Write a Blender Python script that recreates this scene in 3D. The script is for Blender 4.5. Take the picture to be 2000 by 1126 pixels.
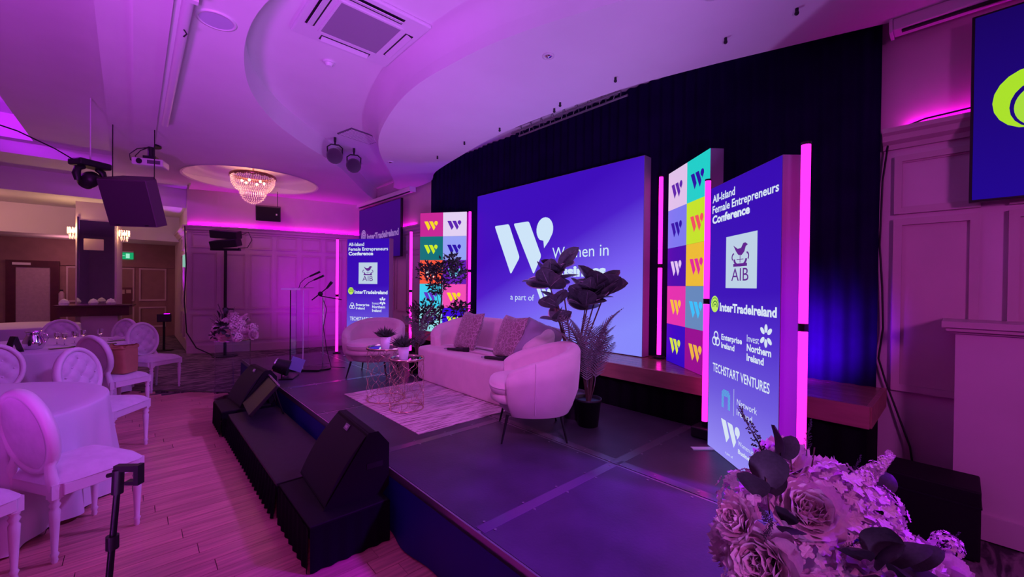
import bpy, math, random
from math import sin, cos, pi, radians, sqrt, atan2
from mathutils import Vector, Matrix, Euler, noise
random.seed(7)
for _o in list(bpy.data.objects): bpy.data.objects.remove(_o)
SC = bpy.context.scene
COL = SC.collection
# ------------------------------------------------------------------ camera
cam_d = bpy.data.cameras.new('camera'); cam_d.sensor_width = 36.0
cam_d.lens = 803.0/2000.0*36.0; cam_d.clip_start = 0.02; cam_d.clip_end = 100
cam = bpy.data.objects.new('camera', cam_d); COL.objects.link(cam)
_az, _p, _th = radians(42.5), radians(-0.43), 0.011
_F0 = Vector((sin(_az), cos(_az), 0)); _R0 = Vector((cos(_az), -sin(_az), 0))
_F = _F0*cos(_p)+Vector((0, 0, 1))*sin(_p); _U0 = _R0.cross(_F)
_R = _R0*cos(_th)+_U0*sin(_th); _U = _U0*cos(_th)-_R0*sin(_th)
_M = Matrix((_R, _U, -_F)).transposed().to_4x4(); _M.translation = Vector((0, 0, 1.62))
cam.matrix_world = _M
SC.camera = cam
# ------------------------------------------------------------------ world, exposure
W = bpy.data.worlds.new('world'); SC.world = W; W.use_nodes = True
W.node_tree.nodes['Background'].inputs[0].default_value = (0.42, 0.008, 0.92, 1)
W.node_tree.nodes['Background'].inputs[1].default_value = 0.24
SC.view_settings.view_transform = 'Standard'; SC.view_settings.look = 'None'
SC.view_settings.exposure = 0.0; SC.view_settings.gamma = 1.0; SC.view_settings.use_curve_mapping = False
# ------------------------------------------------------------------ lamps: added fills and room sources
def lin(c):
    return tuple(((v/255.0)/12.92 if v/255.0 <= .04045 else ((v/255.0+.055)/1.055)**2.4) for v in c)
def lamp(kind, name, loc, energy, color, size=.3, target=None, **kw):
    d = bpy.data.lights.new(name, kind); d.energy = energy; d.color = color
    if kind == 'AREA':
        d.size = size
        if 'size_y' in kw: d.shape = 'RECTANGLE'; d.size_y = kw['size_y']
        if 'spread' in kw: d.spread = radians(kw['spread'])
    else: d.shadow_soft_size = size
    if kind == 'SPOT':
        d.spot_size = radians(kw.get('angle', 60)); d.spot_blend = kw.get('blend', .5)
    o = bpy.data.objects.new(name, d); COL.objects.link(o); o.location = loc
    if target is not None:
        o.rotation_euler = (Vector(target)-Vector(loc)).to_track_quat('-Z', 'Y').to_euler()
    return o
# fill spots without a visible fixture, added for tables, ceiling, stage and walls
lamp('SPOT', 'room_fill', (-0.9, -2.2, 2.5), 240, (.85, .04, .66), .35, (-0.8, 8.2, .2), angle=78, blend=.9)  # unseen fill added behind the camera to brighten tables and floor
lamp('SPOT', 'room_fill', (.7, .6, 3.5), 22, (.50, .08, 1.0), .15, (-.5, 6.6, .5), angle=70, blend=.9)  # weak unseen fill added for cloth sides and chairs
lamp('SPOT', 'soffit_fill', (3.78, 3.4, .93), 92, (.50, .26, .95), .06, (2.3, 3.3, 4.0), angle=150, blend=.6)  # added spot standing in for the screen's light on the soffit
lamp('SPOT', 'ceiling_fill', (-.6, -1.2, .7), 760, (.56, .19, .95), .3, (1.7, 2.9, 3.9), angle=68, blend=.8)  # added upward fill for the recess, no known fixture
lamp('SPOT', 'ceiling_fill', (-1.8, .4, .3), 900, (.64, .055, .98), .4, (-.4, 4.1, 3.7), angle=74, blend=.7)  # added upward fill for the left ceiling
lamp('SPOT', 'stage_fill', (-.5, 3.6, 3.55), 120, (.85, .13, .66), .15, (2.7, 3.7, .8), angle=58, blend=.8)  # unseen fill added over the sofa and deck
lamp('SPOT', 'stage_fill', (.5, -.2, 3.1), 330, (.64, .15, .86), .2, (2.6, 3.0, .9), angle=42, blend=.8)  # unseen fill added to lift the armchair and sofa
lamp('SPOT', 'stage_fill', (3.3, -1.2, 3.3), 1900, (.30, .0, 1.0), .2, (1.9, .9, .4), angle=38, blend=.9)  # added violet spot standing in for banner glow on the near deck
lamp('SPOT', 'far_wall_fill', (2.6, 8.4, .75), 190, (.62, .0, 1.0), .15, (3.7, 10.9, 1.6), angle=80, blend=.9)  # added spot brightening the curved far wall, no known fixture
lamp('SPOT', 'curtain_fill', (3.75, 1.0, .95), 430, (.20, .0, 1.0), .08, (4.42, .95, 1.15), angle=78, blend=1)  # added spot standing in for neon and banner glow on the curtain
lamp('SPOT', 'curtain_fill', (3.95, 6.2, .95), 60, (.12, .0, 1.0), .12, (4.45, 6.6, 2.4), angle=120, blend=.9)  # added blue fill for the curtain's left part
lamp('SPOT', 'corner_uplight_lamp', (.55, 12.64, .95), 150, (.5, .0, 1.0), .03, (.88, 12.66, 2.1), angle=44, blend=.6)
lamp('POINT', 'lobby_lamp', (-2.6, 12.9, 3.3), 40, (1.0, .38, .32), .25)
lamp('POINT', 'lobby_lamp', (-1.2, 15.0, 2.4), 12, (1.0, .35, .45), .25)
lamp('SPOT', 'coffer_lamp', (-2.3, 9.2, 4.12), 120, (.50, .01, 1.0), .08, (-2.0, 9.3, 4.5), angle=160, blend=.3)
lamp('SPOT', 'room_fill', (3.5, 2.2, 3.55), 540, (.49, .13, 1.0), .15, (-1.1, 5.6, .3), angle=56, blend=.8)  # added spot standing in for the large screen's light on the tables
lamp('SPOT', 'flower_fill', (-.6, -1.6, 3.2), 150, (.72, .12, .70), .15, (1.33, .2, 1.0), angle=26, blend=.8)  # unseen spot added to brighten the near flowers
lamp('SPOT', 'right_wall_fill', (.6, -2.6, 2.6), 280, (.72, .09, .72), .3, (4.4, -.4, 1.3), angle=70, blend=.9)  # unseen fill added for the right-hand wall

# ------------------------------------------------------------------ materials
MATS = {}
def mat(name, col, rough=.6, metal=0.0, spec=.5, emit=None, es=1.0, noise_amt=0, nscale=20, bump=0, bscale=200, trans=0, ior=1.45, alpha=1, rand=0, sheen=0, stretch=None, coat=0):
    if name in MATS: return MATS[name]
    m = bpy.data.materials.new(name); m.use_nodes = True; MATS[name] = m
    nt = m.node_tree; b = nt.nodes['Principled BSDF']; N = nt.nodes; L = nt.links
    c = lin(col) if max(col) > 1.01 else col
    b.inputs['Base Color'].default_value = (*c, 1); b.inputs['Roughness'].default_value = rough
    b.inputs['Metallic'].default_value = metal; b.inputs['Specular IOR Level'].default_value = spec
    b.inputs['Transmission Weight'].default_value = trans; b.inputs['IOR'].default_value = ior
    b.inputs['Alpha'].default_value = alpha
    if sheen: b.inputs['Sheen Weight'].default_value = sheen
    if coat: b.inputs['Coat Weight'].default_value = coat
    if emit is not None:
        e = lin(emit) if max(emit) > 1.01 else emit
        b.inputs['Emission Color'].default_value = (*e, 1); b.inputs['Emission Strength'].default_value = es
    tc = N.new('ShaderNodeTexCoord'); mp = N.new('ShaderNodeMapping'); L.new(tc.outputs['Object'], mp.inputs[0])
    if stretch: mp.inputs['Scale'].default_value = stretch
    if noise_amt:
        n = N.new('ShaderNodeTexNoise'); n.inputs['Scale'].default_value = nscale; n.inputs['Detail'].default_value = 6
        L.new(mp.outputs[0], n.inputs['Vector'])
        r = N.new('ShaderNodeValToRGB'); r.color_ramp.elements[0].position = .3; r.color_ramp.elements[1].position = .7
        r.color_ramp.elements[0].color = (*[v*(1-noise_amt) for v in c], 1)
        r.color_ramp.elements[1].color = (*[min(1, v*(1+noise_amt*.6)) for v in c], 1)
        L.new(n.outputs[0], r.inputs[0]); last = r.outputs[0]
        if rand:
            oi = N.new('ShaderNodeObjectInfo'); hs = N.new('ShaderNodeHueSaturation'); mr = N.new('ShaderNodeMapRange')
            mr.inputs['To Min'].default_value = 1-rand; mr.inputs['To Max'].default_value = 1+rand
            L.new(oi.outputs['Random'], mr.inputs[0]); L.new(mr.outputs[0], hs.inputs['Value']); L.new(last, hs.inputs['Color']); last = hs.outputs[0]
            ad = N.new('ShaderNodeVectorMath'); ad.operation = 'ADD'; L.new(tc.outputs['Object'], ad.inputs[0]); L.new(oi.outputs['Random'], ad.inputs[1])
            sc_ = N.new('ShaderNodeVectorMath'); sc_.operation = 'SCALE'; sc_.inputs['Scale'].default_value = 9; 
            L.new(ad.outputs[0], mp.inputs[0])
        L.new(last, b.inputs['Base Color'])
    if bump:
        n2 = N.new('ShaderNodeTexNoise'); n2.inputs['Scale'].default_value = bscale; n2.inputs['Detail'].default_value = 4
        L.new(mp.outputs[0], n2.inputs['Vector'])
        bp = N.new('ShaderNodeBump'); bp.inputs['Strength'].default_value = bump; bp.inputs['Distance'].default_value = .004
        L.new(n2.outputs[0], bp.inputs['Height']); L.new(bp.outputs[0], b.inputs['Normal'])
    return m
def glow(name, col, s=1.0):
    if name in MATS: return MATS[name]
    m = mat(name, (.01, .01, .01), rough=.5, spec=.08, emit=col, es=s); return m
def glow_gradient(name, stops, axis='Z', s=1.0, diag=0.0):
    m = bpy.data.materials.new(name); m.use_nodes = True; MATS[name] = m
    nt = m.node_tree; N = nt.nodes; L = nt.links; b = N['Principled BSDF']
    b.inputs['Base Color'].default_value = (.01, .01, .01, 1); b.inputs['Roughness'].default_value = .5; b.inputs['Specular IOR Level'].default_value = .08
    tc = N.new('ShaderNodeTexCoord'); sp = N.new('ShaderNodeSeparateXYZ'); L.new(tc.outputs['Object'], sp.inputs[0])
    ma = N.new('ShaderNodeMath'); ma.operation = 'MULTIPLY_ADD'; ma.inputs[1].default_value = diag
    L.new(sp.outputs['X'], ma.inputs[0]); L.new(sp.outputs['Z'], ma.inputs[2])
    lo, hi = stops[0][0], stops[-1][0]
    mr = N.new('ShaderNodeMapRange'); mr.inputs['From Min'].default_value = lo; mr.inputs['From Max'].default_value = hi
    L.new(ma.outputs[0], mr.inputs[0]); r = N.new('ShaderNodeValToRGB'); L.new(mr.outputs[0], r.inputs[0])
    els = r.color_ramp.elements
    for i, (z, c) in enumerate(stops):
        p = (z-lo)/(hi-lo)
        e = els[0] if i == 0 else (els[len(els)-1] if i == len(stops)-1 else els.new(p))
        e.position = p; e.color = (*lin(c), 1)
    L.new(r.outputs[0], b.inputs['Emission Color']); b.inputs['Emission Strength'].default_value = s
    return m

M_PAINT = mat('wall_paint', (.62, .50, .54), .55, noise_amt=.05, nscale=3, bump=.05, bscale=120)
M_CEIL = mat('ceiling_paint', (.78, .76, .78), .7, noise_amt=.03, nscale=2)
M_PANEL = mat('panelling_paint', (.56, .43, .45), .42, noise_amt=.05, nscale=4, bump=.05)
M_DARKWALL = mat('lobby_wall', (.30, .17, .17), .6, noise_amt=.12, nscale=5)
M_BLACK = mat('black_plastic', (.012, .011, .014), .45)
M_BLACKM = mat('black_metal', (.015, .014, .018), .35, metal=.3)
M_BOX = mat('speaker_coating', (.008, .006, .010), .6, spec=.2, bump=.3, bscale=350)
M_GRILLE = mat('speaker_grille', (.016, .012, .02), .6, spec=.25, bump=.6, bscale=500)
M_WHITE = mat('white_plastic', (.72, .70, .74), .4)
M_CLOTH = mat('table_linen', (.66, .64, .70), .85, bump=.1, bscale=300, sheen=.2)
M_CHAIRW = mat('chair_white_paint', (.74, .70, .74), .4)
M_PAD = mat('chair_fabric', (.66, .62, .68), .85, noise_amt=.1, nscale=14, bump=.15, bscale=250, sheen=.3)
M_SOFA = mat('sofa_velvet', (.78, .58, .60), .85, noise_amt=.08, nscale=6, bump=.12, bscale=260, sheen=.6)
M_GOLD = mat('brushed_gold', (.72, .52, .40), .25, metal=1)
M_CHROME = mat('chrome', (.8, .8, .82), .08, metal=1)
M_MIRROR = mat('mirror_glass', (.75, .75, .8), .02, metal=1)
M_GLASS = mat('clear_glass', (.95, .95, 1), .02, trans=1, ior=1.35)
M_ACRYL = mat('clear_acrylic', (.93, .92, 1), .03, trans=1, ior=1.12)
M_DECK = mat('stage_deck', (.052, .047, .066), .42, noise_amt=.35, nscale=3.5, bump=.2, bscale=60)
M_TAPE = mat('black_tape', (.10, .09, .11), .22)
M_ALU = mat('aluminium_edge', (.35, .33, .36), .35, metal=.8)
M_SKIRT = mat('stage_skirt_satin', (.006, .003, .16), .6)
M_BSKIRT = mat('black_pleated_cloth', (.005, .004, .008), .9, spec=.1)
M_CURT = mat('curtain_velvet', (.010, .0015, .036), .95, noise_amt=.25, nscale=3, spec=.05)
M_PLANK = mat('wood_floor', (.62, .26, .25), .33, noise_amt=.30, nscale=9, stretch=(.35, 5, 5), rand=.16, bump=.06, bscale=40)
M_WOOD = mat('ledge_wood', (.30, .16, .11), .22, noise_amt=.25, nscale=8, stretch=(3, .4, 3))
M_FASCIA = mat('ledge_fascia', (.36, .17, .14), .5, noise_amt=.2, nscale=6, stretch=(3, .4, 3))
M_DWOOD = mat('dark_wood', (.07, .018, .02), .35, noise_amt=.2, nscale=7)
M_LEAF = mat('rubber_leaf', (.11, .13, .13), .35, noise_amt=.35, nscale=8)
M_LEAFE = mat('leaf_edge', (.62, .56, .62), .5)
M_PALM = mat('palm_leaf', (.20, .21, .20), .5, noise_amt=.2, nscale=10)
M_SMALL = mat('small_leaf', (.05, .075, .05), .5, noise_amt=.3, nscale=12)
M_STEM = mat('brown_stem', (.10, .06, .045), .7)
M_PETAL = mat('petal_white', (.88, .68, .74), .7, noise_amt=.08, nscale=14, sheen=.3)
M_PETALB = mat('petal_blush', (.88, .66, .62), .7, noise_amt=.1, nscale=14, sheen=.3)
M_EUC = mat('eucalyptus_leaf', (.045, .045, .05), .6, noise_amt=.25, nscale=12)
M_PAPER = mat('brown_paper', (.42, .22, .11), .75, noise_amt=.1, nscale=8)
M_TUBE = glow('pink_neon', (1.0, .012, .55), 4.2)
M_CAP = M_BLACK
M_LED = glow('magenta_led', (1.0, .0, .85), 26.0)
M_TXT = glow('lit_lettering', (214, 226, 244), 1.0)
M_BULB = glow('warm_bulb', (1.0, .55, .22), 30)
def carpet_mat():
    m = mat('patterned_carpet', (.10, .07, .09), .95)
    nt = m.node_tree; N = nt.nodes; L = nt.links; b = N['Principled BSDF']
    tc = N.new('ShaderNodeTexCoord'); mp = N.new('ShaderNodeMapping'); mp.inputs['Scale'].default_value = (1.1, 5, 1)
    mp.inputs['Rotation'].default_value = (0, 0, radians(-40)); L.new(tc.outputs['Object'], mp.inputs[0])
    n = N.new('ShaderNodeTexNoise'); n.inputs['Scale'].default_value = 3; n.inputs['Detail'].default_value = 8; n.inputs['Distortion'].default_value = 1.2
    L.new(mp.outputs[0], n.inputs['Vector']); r = N.new('ShaderNodeValToRGB')
    r.color_ramp.elements[0].position = .42; r.color_ramp.elements[0].color = (.045, .03, .045, 1)
    r.color_ramp.elements[1].position = .6; r.color_ramp.elements[1].color = (.26, .19, .22, 1)
    L.new(n.outputs[0], r.inputs[0]); L.new(r.outputs[0], b.inputs['Base Color']); return m
M_CARPET = carpet_mat()
def rug_mat():
    m = mat('streaked_rug', (.5, .4, .4), .95)
    nt = m.node_tree; N = nt.nodes; L = nt.links; b = N['Principled BSDF']
    tc = N.new('ShaderNodeTexCoord'); mp = N.new('ShaderNodeMapping'); mp.inputs['Scale'].default_value = (1.6, 26, 1)
    L.new(tc.outputs['Object'], mp.inputs[0])
    n = N.new('ShaderNodeTexNoise'); n.inputs['Scale'].default_value = 2.2; n.inputs['Detail'].default_value = 7; n.inputs['Roughness'].default_value = .7
    L.new(mp.outputs[0], n.inputs['Vector']); r = N.new('ShaderNodeValToRGB')
    r.color_ramp.elements[0].position = .40; r.color_ramp.elements[0].color = (.22, .12, .14, 1)
    r.color_ramp.elements[1].position = .52; r.color_ramp.elements[1].color = (.74, .60, .64, 1)
    L.new(n.outputs[0], r.inputs[0]); L.new(r.outputs[0], b.inputs['Base Color']); return m
M_RUG = rug_mat()
def cushion_mat():
    m = mat('crackled_velvet', (.5, .36, .4), .6, sheen=.5)
    nt = m.node_tree; N = nt.nodes; L = nt.links; b = N['Principled BSDF']
    tc = N.new('ShaderNodeTexCoord'); v = N.new('ShaderNodeTexVoronoi'); v.feature = 'DISTANCE_TO_EDGE'; v.inputs['Scale'].default_value = 22
    n = N.new('ShaderNodeTexNoise'); n.inputs['Scale'].default_value = 9; ad = N.new('ShaderNodeVectorMath'); ad.operation = 'MULTIPLY_ADD'
    ad.inputs[1].default_value = (.12, .12, .12); L.new(n.outputs['Color'], ad.inputs[0]); L.new(tc.outputs['Object'], ad.inputs[2]); L.new(tc.outputs['Object'], n.inputs['Vector'])
    L.new(ad.outputs[0], v.inputs['Vector']); r = N.new('ShaderNodeValToRGB')
    r.color_ramp.elements[0].position = .01; r.color_ramp.elements[0].color = (.56, .40, .44, 1)
    r.color_ramp.elements[1].position = .09; r.color_ramp.elements[1].color = (.27, .15, .18, 1)
    L.new(v.outputs['Distance'], r.inputs[0]); L.new(r.outputs[0], b.inputs['Base Color']); return m
M_CUSH = cushion_mat()

# ------------------------------------------------------------------ mesh helpers
class MB:
    def __init__(s): s.v = []; s.f = []; s.sm = []; s.mi = []; s.m = 0; s.T = None
    def add(s, vs, fs, smooth=False):
        o = len(s.v)
        for p in vs:
            p = Vector(p); s.v.append(tuple(s.T @ p) if s.T is not None else tuple(p))
        for f in fs: s.f.append(tuple(i+o for i in f)); s.sm.append(smooth); s.mi.append(s.m)
        return s
    def box(s, c, d, rz=0, rot=None):
        R = (rot if rot is not None else Matrix.Rotation(rz, 3, 'Z')); c = Vector(c); h = Vector(d)/2
        vs = [c+R@Vector((x*h.x, y*h.y, z*h.z)) for x in (-1, 1) for y in (-1, 1) for z in (-1, 1)]
        return s.add(vs, [(0, 1, 3, 2), (4, 6, 7, 5), (0, 4, 5, 1), (2, 3, 7, 6), (0, 2, 6, 4), (1, 5, 7, 3)])
    def b(s, x0, x1, y0, y1, z0, z1): return s.box(((x0+x1)/2, (y0+y1)/2, (z0+z1)/2), (x1-x0, y1-y0, z1-z0))
    def cyl(s, p0, p1, r0, r1=None, n=12, caps=True, smooth=True):
        r1 = r0 if r1 is None else r1; p0 = Vector(p0); p1 = Vector(p1); ax = (p1-p0).normalized()
        u = ax.orthogonal().normalized(); w = ax.cross(u)
        vs = []
        for p, r in ((p0, r0), (p1, r1)):
            for i in range(n):
                a = 2*pi*i/n; vs.append(p+(u*cos(a)+w*sin(a))*r)
        s.add(vs, [(i, (i+1) % n, n+(i+1) % n, n+i) for i in range(n)], smooth)
        if caps:
            s.add(vs[:n], [tuple(reversed(range(n)))]); s.add(vs[n:], [tuple(range(n))])
        return s
    def lathe(s, prof, c=(0, 0, 0), n=16, smooth=True, sx=1, sy=1, a0=0, a1=None):
        c = Vector(c); full = a1 is None; a1 = 2*pi if full else a1; cols = n if full else n+1
        vs = [c+Vector((r*cos(a0+(a1-a0)*i/n)*sx, r*sin(a0+(a1-a0)*i/n)*sy, z)) for r, z in prof for i in range(cols)]
        fs = [(j*cols+i, j*cols+(i+1) % cols, (j+1)*cols+(i+1) % cols, (j+1)*cols+i) for j in range(len(prof)-1) for i in range(n)]
        return s.add(vs, fs, smooth)
    def tube(s, pts, r, n=6, closed=False, caps=True):
        pts = [Vector(p) for p in pts]; m = len(pts); rr = r if isinstance(r, (list, tuple)) else [r]*m
        vs = []; up = None
        for i, p in enumerate(pts):
            a = pts[(i+1) % m] if (closed or i < m-1) else p; b = pts[i-1] if (closed or i > 0) else p
            t = (a-b).normalized()
            if up is None: up = t.orthogonal().normalized()
            up = (up-t*up.dot(t)); up = up.normalized() if up.length > 1e-6 else t.orthogonal().normalized()
            w = t.cross(up)
            for k in range(n):
                an = 2*pi*k/n; vs.append(p+(up*cos(an)+w*sin(an))*rr[i])
        segs = m if closed else m-1
        s.add(vs, [(j*n+i, j*n+(i+1) % n, ((j+1) % m)*n+(i+1) % n, ((j+1) % m)*n+i) for j in range(segs) for i in range(n)], True)
        if caps and not closed:
            s.add(vs[:n], [tuple(reversed(range(n)))]); s.add(vs[-n:], [tuple(range(n))])
        return s
    def prism(s, poly, z0, z1, axis='Z'):
        n = len(poly)
        def P(x, y, z): return (x, y, z) if axis == 'Z' else ((x, z, y) if axis == 'Y' else (z, x, y))
        a = [P(x, y, z0) for x, y in poly]; b = [P(x, y, z1) for x, y in poly]
        s.add(a+b, [(i, (i+1) % n, n+(i+1) % n, n+i) for i in range(n)])
        s.add(a, [tuple(reversed(range(n)))]); s.add(b, [tuple(range(n))]); return s
    def grid(s, fn, nu, nv, smooth=True, closed_u=False):
        cu = nu if closed_u else nu+1
        vs = [fn(i/nu, j/nv) for j in range(nv+1) for i in range(cu)]
        return s.add(vs, [(j*cu+i, j*cu+(i+1) % cu, (j+1)*cu+(i+1) % cu, (j+1)*cu+i) for j in range(nv) for i in range(nu)], smooth)
    def ball(s, c, r, n=10, m=6, sz=1):
        return s.lathe([(max(1e-4, r*sin(pi*j/m)), -r*cos(pi*j/m)*sz) for j in range(m+1)], c, n)
    def mesh(s, name, mats):
        me = bpy.data.meshes.new(name); me.from_pydata(s.v, [], s.f)
        me.polygons.foreach_set('use_smooth', s.sm); me.polygons.foreach_set('material_index', s.mi)
        for m in (mats if isinstance(mats, (list, tuple)) else [mats]): me.materials.append(m)
        me.update(); return me
def link(name, data, parent=None, loc=None, rz=None, rot=None, scale=None):
    o = bpy.data.objects.new(name, data); COL.objects.link(o)
    if parent is not None: o.parent = parent
    if loc is not None: o.location = loc
    if rz is not None: o.rotation_euler = (0, 0, rz)
    if rot is not None: o.rotation_euler = rot
    if scale is not None: o.scale = scale if isinstance(scale, (list, tuple)) else (scale,)*3
    return o
def obj(name, mb, m, parent=None, bev=0, sub=0, **kw):
    o = link(name, mb.mesh(name, m), parent, **kw)
    if bev:
        md = o.modifiers.new('bevel', 'BEVEL'); md.width = bev; md.segments = 2; md.limit_method = 'ANGLE'
    if sub:
        md = o.modifiers.new('smooth', 'SUBSURF'); md.levels = sub; md.render_levels = sub
    return o
def tag(o, label=None, cat=None, group=None, kind=None):
    if label: o['label'] = label
    if cat: o['category'] = cat
    if group: o['group'] = group
    if kind: o['kind'] = kind
    return o
def thing(name, label, cat, loc=(0, 0, 0), rz=0, group=None, rot=None):
    o = bpy.data.objects.new(name, None); COL.objects.link(o); o.location = loc; o.rotation_euler = rot if rot else (0, 0, rz)
    o.empty_display_size = .1
    return tag(o, label, cat, group)
def struct(name, mb, m, parent=None, **kw):
    o = obj(name, mb, m, parent, **kw)
    if parent is None: o['kind'] = 'structure'
    return o
def copy_tree(o, parent=None):
    c = o.copy(); COL.objects.link(c)
    if parent is not None: c.parent = parent
    for ch in [x for x in KIDS.get(o, [])]: copy_tree(ch, c)
    return c
KIDS = {}
def index_kids():
    KIDS.clear()
    for o in COL.objects:
        if o.parent is not None: KIDS.setdefault(o.parent, []).append(o)
def facing(fx, fy): return atan2(-fx, fy)

# ------------------------------------------------------------------ lettering (built early while the scene is light)
_caps = {}
def text_mesh(s, offset=0.0):
    cu = bpy.data.curves.new('lettering', 'FONT'); cu.body = s; cu.offset = offset; cu.resolution_u = 3
    o = bpy.data.objects.new('lettering', cu); COL.objects.link(o)
    bpy.context.view_layer.update()
    me = bpy.data.meshes.new_from_object(o.evaluated_get(bpy.context.evaluated_depsgraph_get()))
    bpy.data.objects.remove(o); bpy.data.curves.remove(cu); return me
_h = text_mesh('H'); CAPH = max(v.co.y for v in _h.vertices)
def text(name, s, parent, u, z, cap, width, m, bold=0.0, y=-.003, label=None):
    me = text_mesh(s, bold); me.name = name
    xs = [v.co.x for v in me.vertices]; x0, x1 = min(xs), max(xs)
    k = width/(x1-x0); q = cap/(CAPH+2*bold)
    for v in me.vertices: v.co = Vector((u+(v.co.x-x0)*k, y, z+(v.co.y+bold)*q))
    me.materials.append(m); o = link(name, me, parent)
    if label: o['label'] = label
    return o
def flat(mb, pts, y=-.003):
    mb.add([(x, y, z) for x, z in pts], [tuple(range(len(pts)))])
def rounded(pts, r=.02, k=3):
    out = []
    n = len(pts)
    for i in range(n):
        p = Vector(pts[i]); a = (Vector(pts[i-1])-p); b = (Vector(pts[(i+1) % n])-p)
        ra = min(r, a.length*.4); rb = min(r, b.length*.4); A = p+a.normalized()*ra; B = p+b.normalized()*rb
        for j in range(k+1):
            t = j/k; q = A*(1-t)**2+p*2*t*(1-t)+B*t*t; out.append((q.x, q.y))
    return out
def w_logo(mb, u, z, w, y=-.003):
    """the slanted W mark with a comma; u,z = lower-left of its box, w = width"""
    k = w/1.24
    def T(p): return [(u+(x-.444)*k, z+(q-1.778)*k) for x, q in p]
    flat(mb, rounded(T([(.444, 2.55), (.834, 1.784), (1.025, 2.033), (.780, 2.55)]), .035*k), y)
    flat(mb, rounded(T([(.884, 2.545), (1.316, 1.778), (1.464, 2.035), (1.211, 2.545)]), .035*k), y)
    c = [(1.522+.158*cos(a), 2.40+.168*sin(a)) for a in [radians(d) for d in range(-20, 250, 15)]]
    flat(mb, T(c+[(1.50, 2.245), (1.515, 2.14), (1.60, 2.23), (1.66, 2.32)]), y)
    return k*.80
# ------------------------------------------------------------------ floor
fl = struct('floor', MB().b(-7, 5, -4.6, 16.3, -.08, -.014), M_CARPET)
cp = MB(); cp.prism([(-6.9, 8.35), (-.1, 8.30), (1.20, 7.05), (1.20, 7.75), (4.48, 7.75), (4.48, 10.8), (3.52, 10.96), (2.48, 11.19), (1.42, 11.5), (.86, 11.7), (.86, 15.95), (-6.88, 15.95)], -.0138, .004)
tag(obj('carpet', cp, M_CARPET), 'dark patterned carpet beyond the wooden dance floor', 'carpet')
plank_me = MB().b(0, 1.246, 0, .1215, -.0138, 0).mesh('plank', M_PLANK)
plank_s = MB().b(0, .60, 0, .1215, -.0138, 0).mesh('plank', M_PLANK)
y = .95; row = 0
while y < 8.28:
    xm = min(1.5, 8.20-y-.1215); x = -2.9 + (row*.47) % 1.0 - .3
    if y < 3: x = max(x, -1.6+(row*.47) % 1.0-.6)
    while x < xm:
        if x+1.25 <= xm+.02: link('plank', plank_me, fl, loc=(x, y, 0)); x += 1.25
        elif x+.602 <= xm+.4: link('plank', plank_s, fl, loc=(x, y, 0)); x += .602
        else: break
    y += .124; row += 1
tr = MB(); tr.box((.62, 7.66, -.002), (1.95, .05, .016), rz=radians(-45)); tr.b(-3.4, -.06, 8.27, 8.33, -.012, .008)
struct('trim_1', tr, M_BLACKM)
# ------------------------------------------------------------------ walls
CURVE = [(.88, 11.75), (1.42, 11.53), (1.95, 11.36), (2.48, 11.22), (3.0, 11.10), (3.52, 10.99), (4.02, 10.90), (4.5, 10.83)]
def moulding_mesh(w, h, t=.035, d=.022):
    mb = MB()
    for x0, x1, z0, z1 in ((0, w, 0, t), (0, w, h-t, h), (0, t, t, h-t), (w-t, w, t, h-t)):
        mb.b(x0, x1, -d, 0, z0, z1)
    mb.b(t, w-t, -d*.35, 0, t, t+.012); mb.b(t, w-t, -d*.35, 0, h-t-.012, h-t)
    return mb.mesh('moulding', M_PANEL)
CORN = [(0, 0), (.03, .0), (.04, .035), (.075, .06), (.085, .10), (.11, .12), (.11, .155), (0, .155)]
def cornice(mb, p0, p1, z, out):
    """profile swept along a straight run, out = unit vector away from the wall"""
    p0 = Vector((*p0, z)); p1 = Vector((*p1, z)); o = Vector((*out, 0)); n = len(CORN)
    vs = [p+o*a+Vector((0, 0, b)) for p in (p0, p1) for a, b in CORN]
    mb.add(vs, [(i, (i+1) % n, n+(i+1) % n, n+i) for i in range(n)]+[tuple(range(n)), tuple(range(n, 2*n))])
wf = MB()
pf = MB()
for (x0, y0), (x1, y1) in zip(CURVE[:-1], CURVE[1:]):
    d = Vector((x1-x0, y1-y0, 0)); L = d.length; d.normalize(); n = Vector((d.y, -d.x, 0))
    R = Matrix.Rotation(atan2(d.y, d.x), 3, 'Z')
    mid = Vector(((x0+x1)/2, (y0+y1)/2, 0))
    wf.box(mid-n*.06+Vector((0, 0, 2.01)), (L+.06, .12, 4.02), rot=R)
wall_far = struct('wall_far', wf, M_PAINT)
cn = MB(); led = MB(); bb = MB()
for (x0, y0), (x1, y1) in zip(CURVE[:-1], CURVE[1:]):
    d = Vector((x1-x0, y1-y0, 0)); L = d.length; d.normalize(); n = Vector((d.y, -d.x, 0)); ang = atan2(d.y, d.x)
    for z0, h in ((2.40, .33), (1.00, 1.30), (.26, .64)):
        link('moulding', moulding_mesh(L-.10, h), wall_far, loc=Vector((x0, y0, z0))+d*.05+n*.001, rz=ang)
    o2 = (n.x, n.y)
    cornice(cn, (x0-d.x*.01, y0-d.y*.01), (x1+d.x*.01, y1+d.y*.01), 2.74, o2)
    bb.box(Vector(((x0+x1)/2, (y0+y1)/2, .09))+n*.012, (L+.02, .024, .17), rz=ang)
    led.box(Vector(((x0+x1)/2, (y0+y1)/2, 2.903))+n*.035, (L, .02, .008), rz=ang)
struct('trim_2', cn, M_PANEL); struct('baseboard_far', bb, M_PANEL)
tag(obj('led_strip', led, M_LED), 'magenta LED strip glowing along the cornice of the curved panelled wall', 'light')
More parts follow.
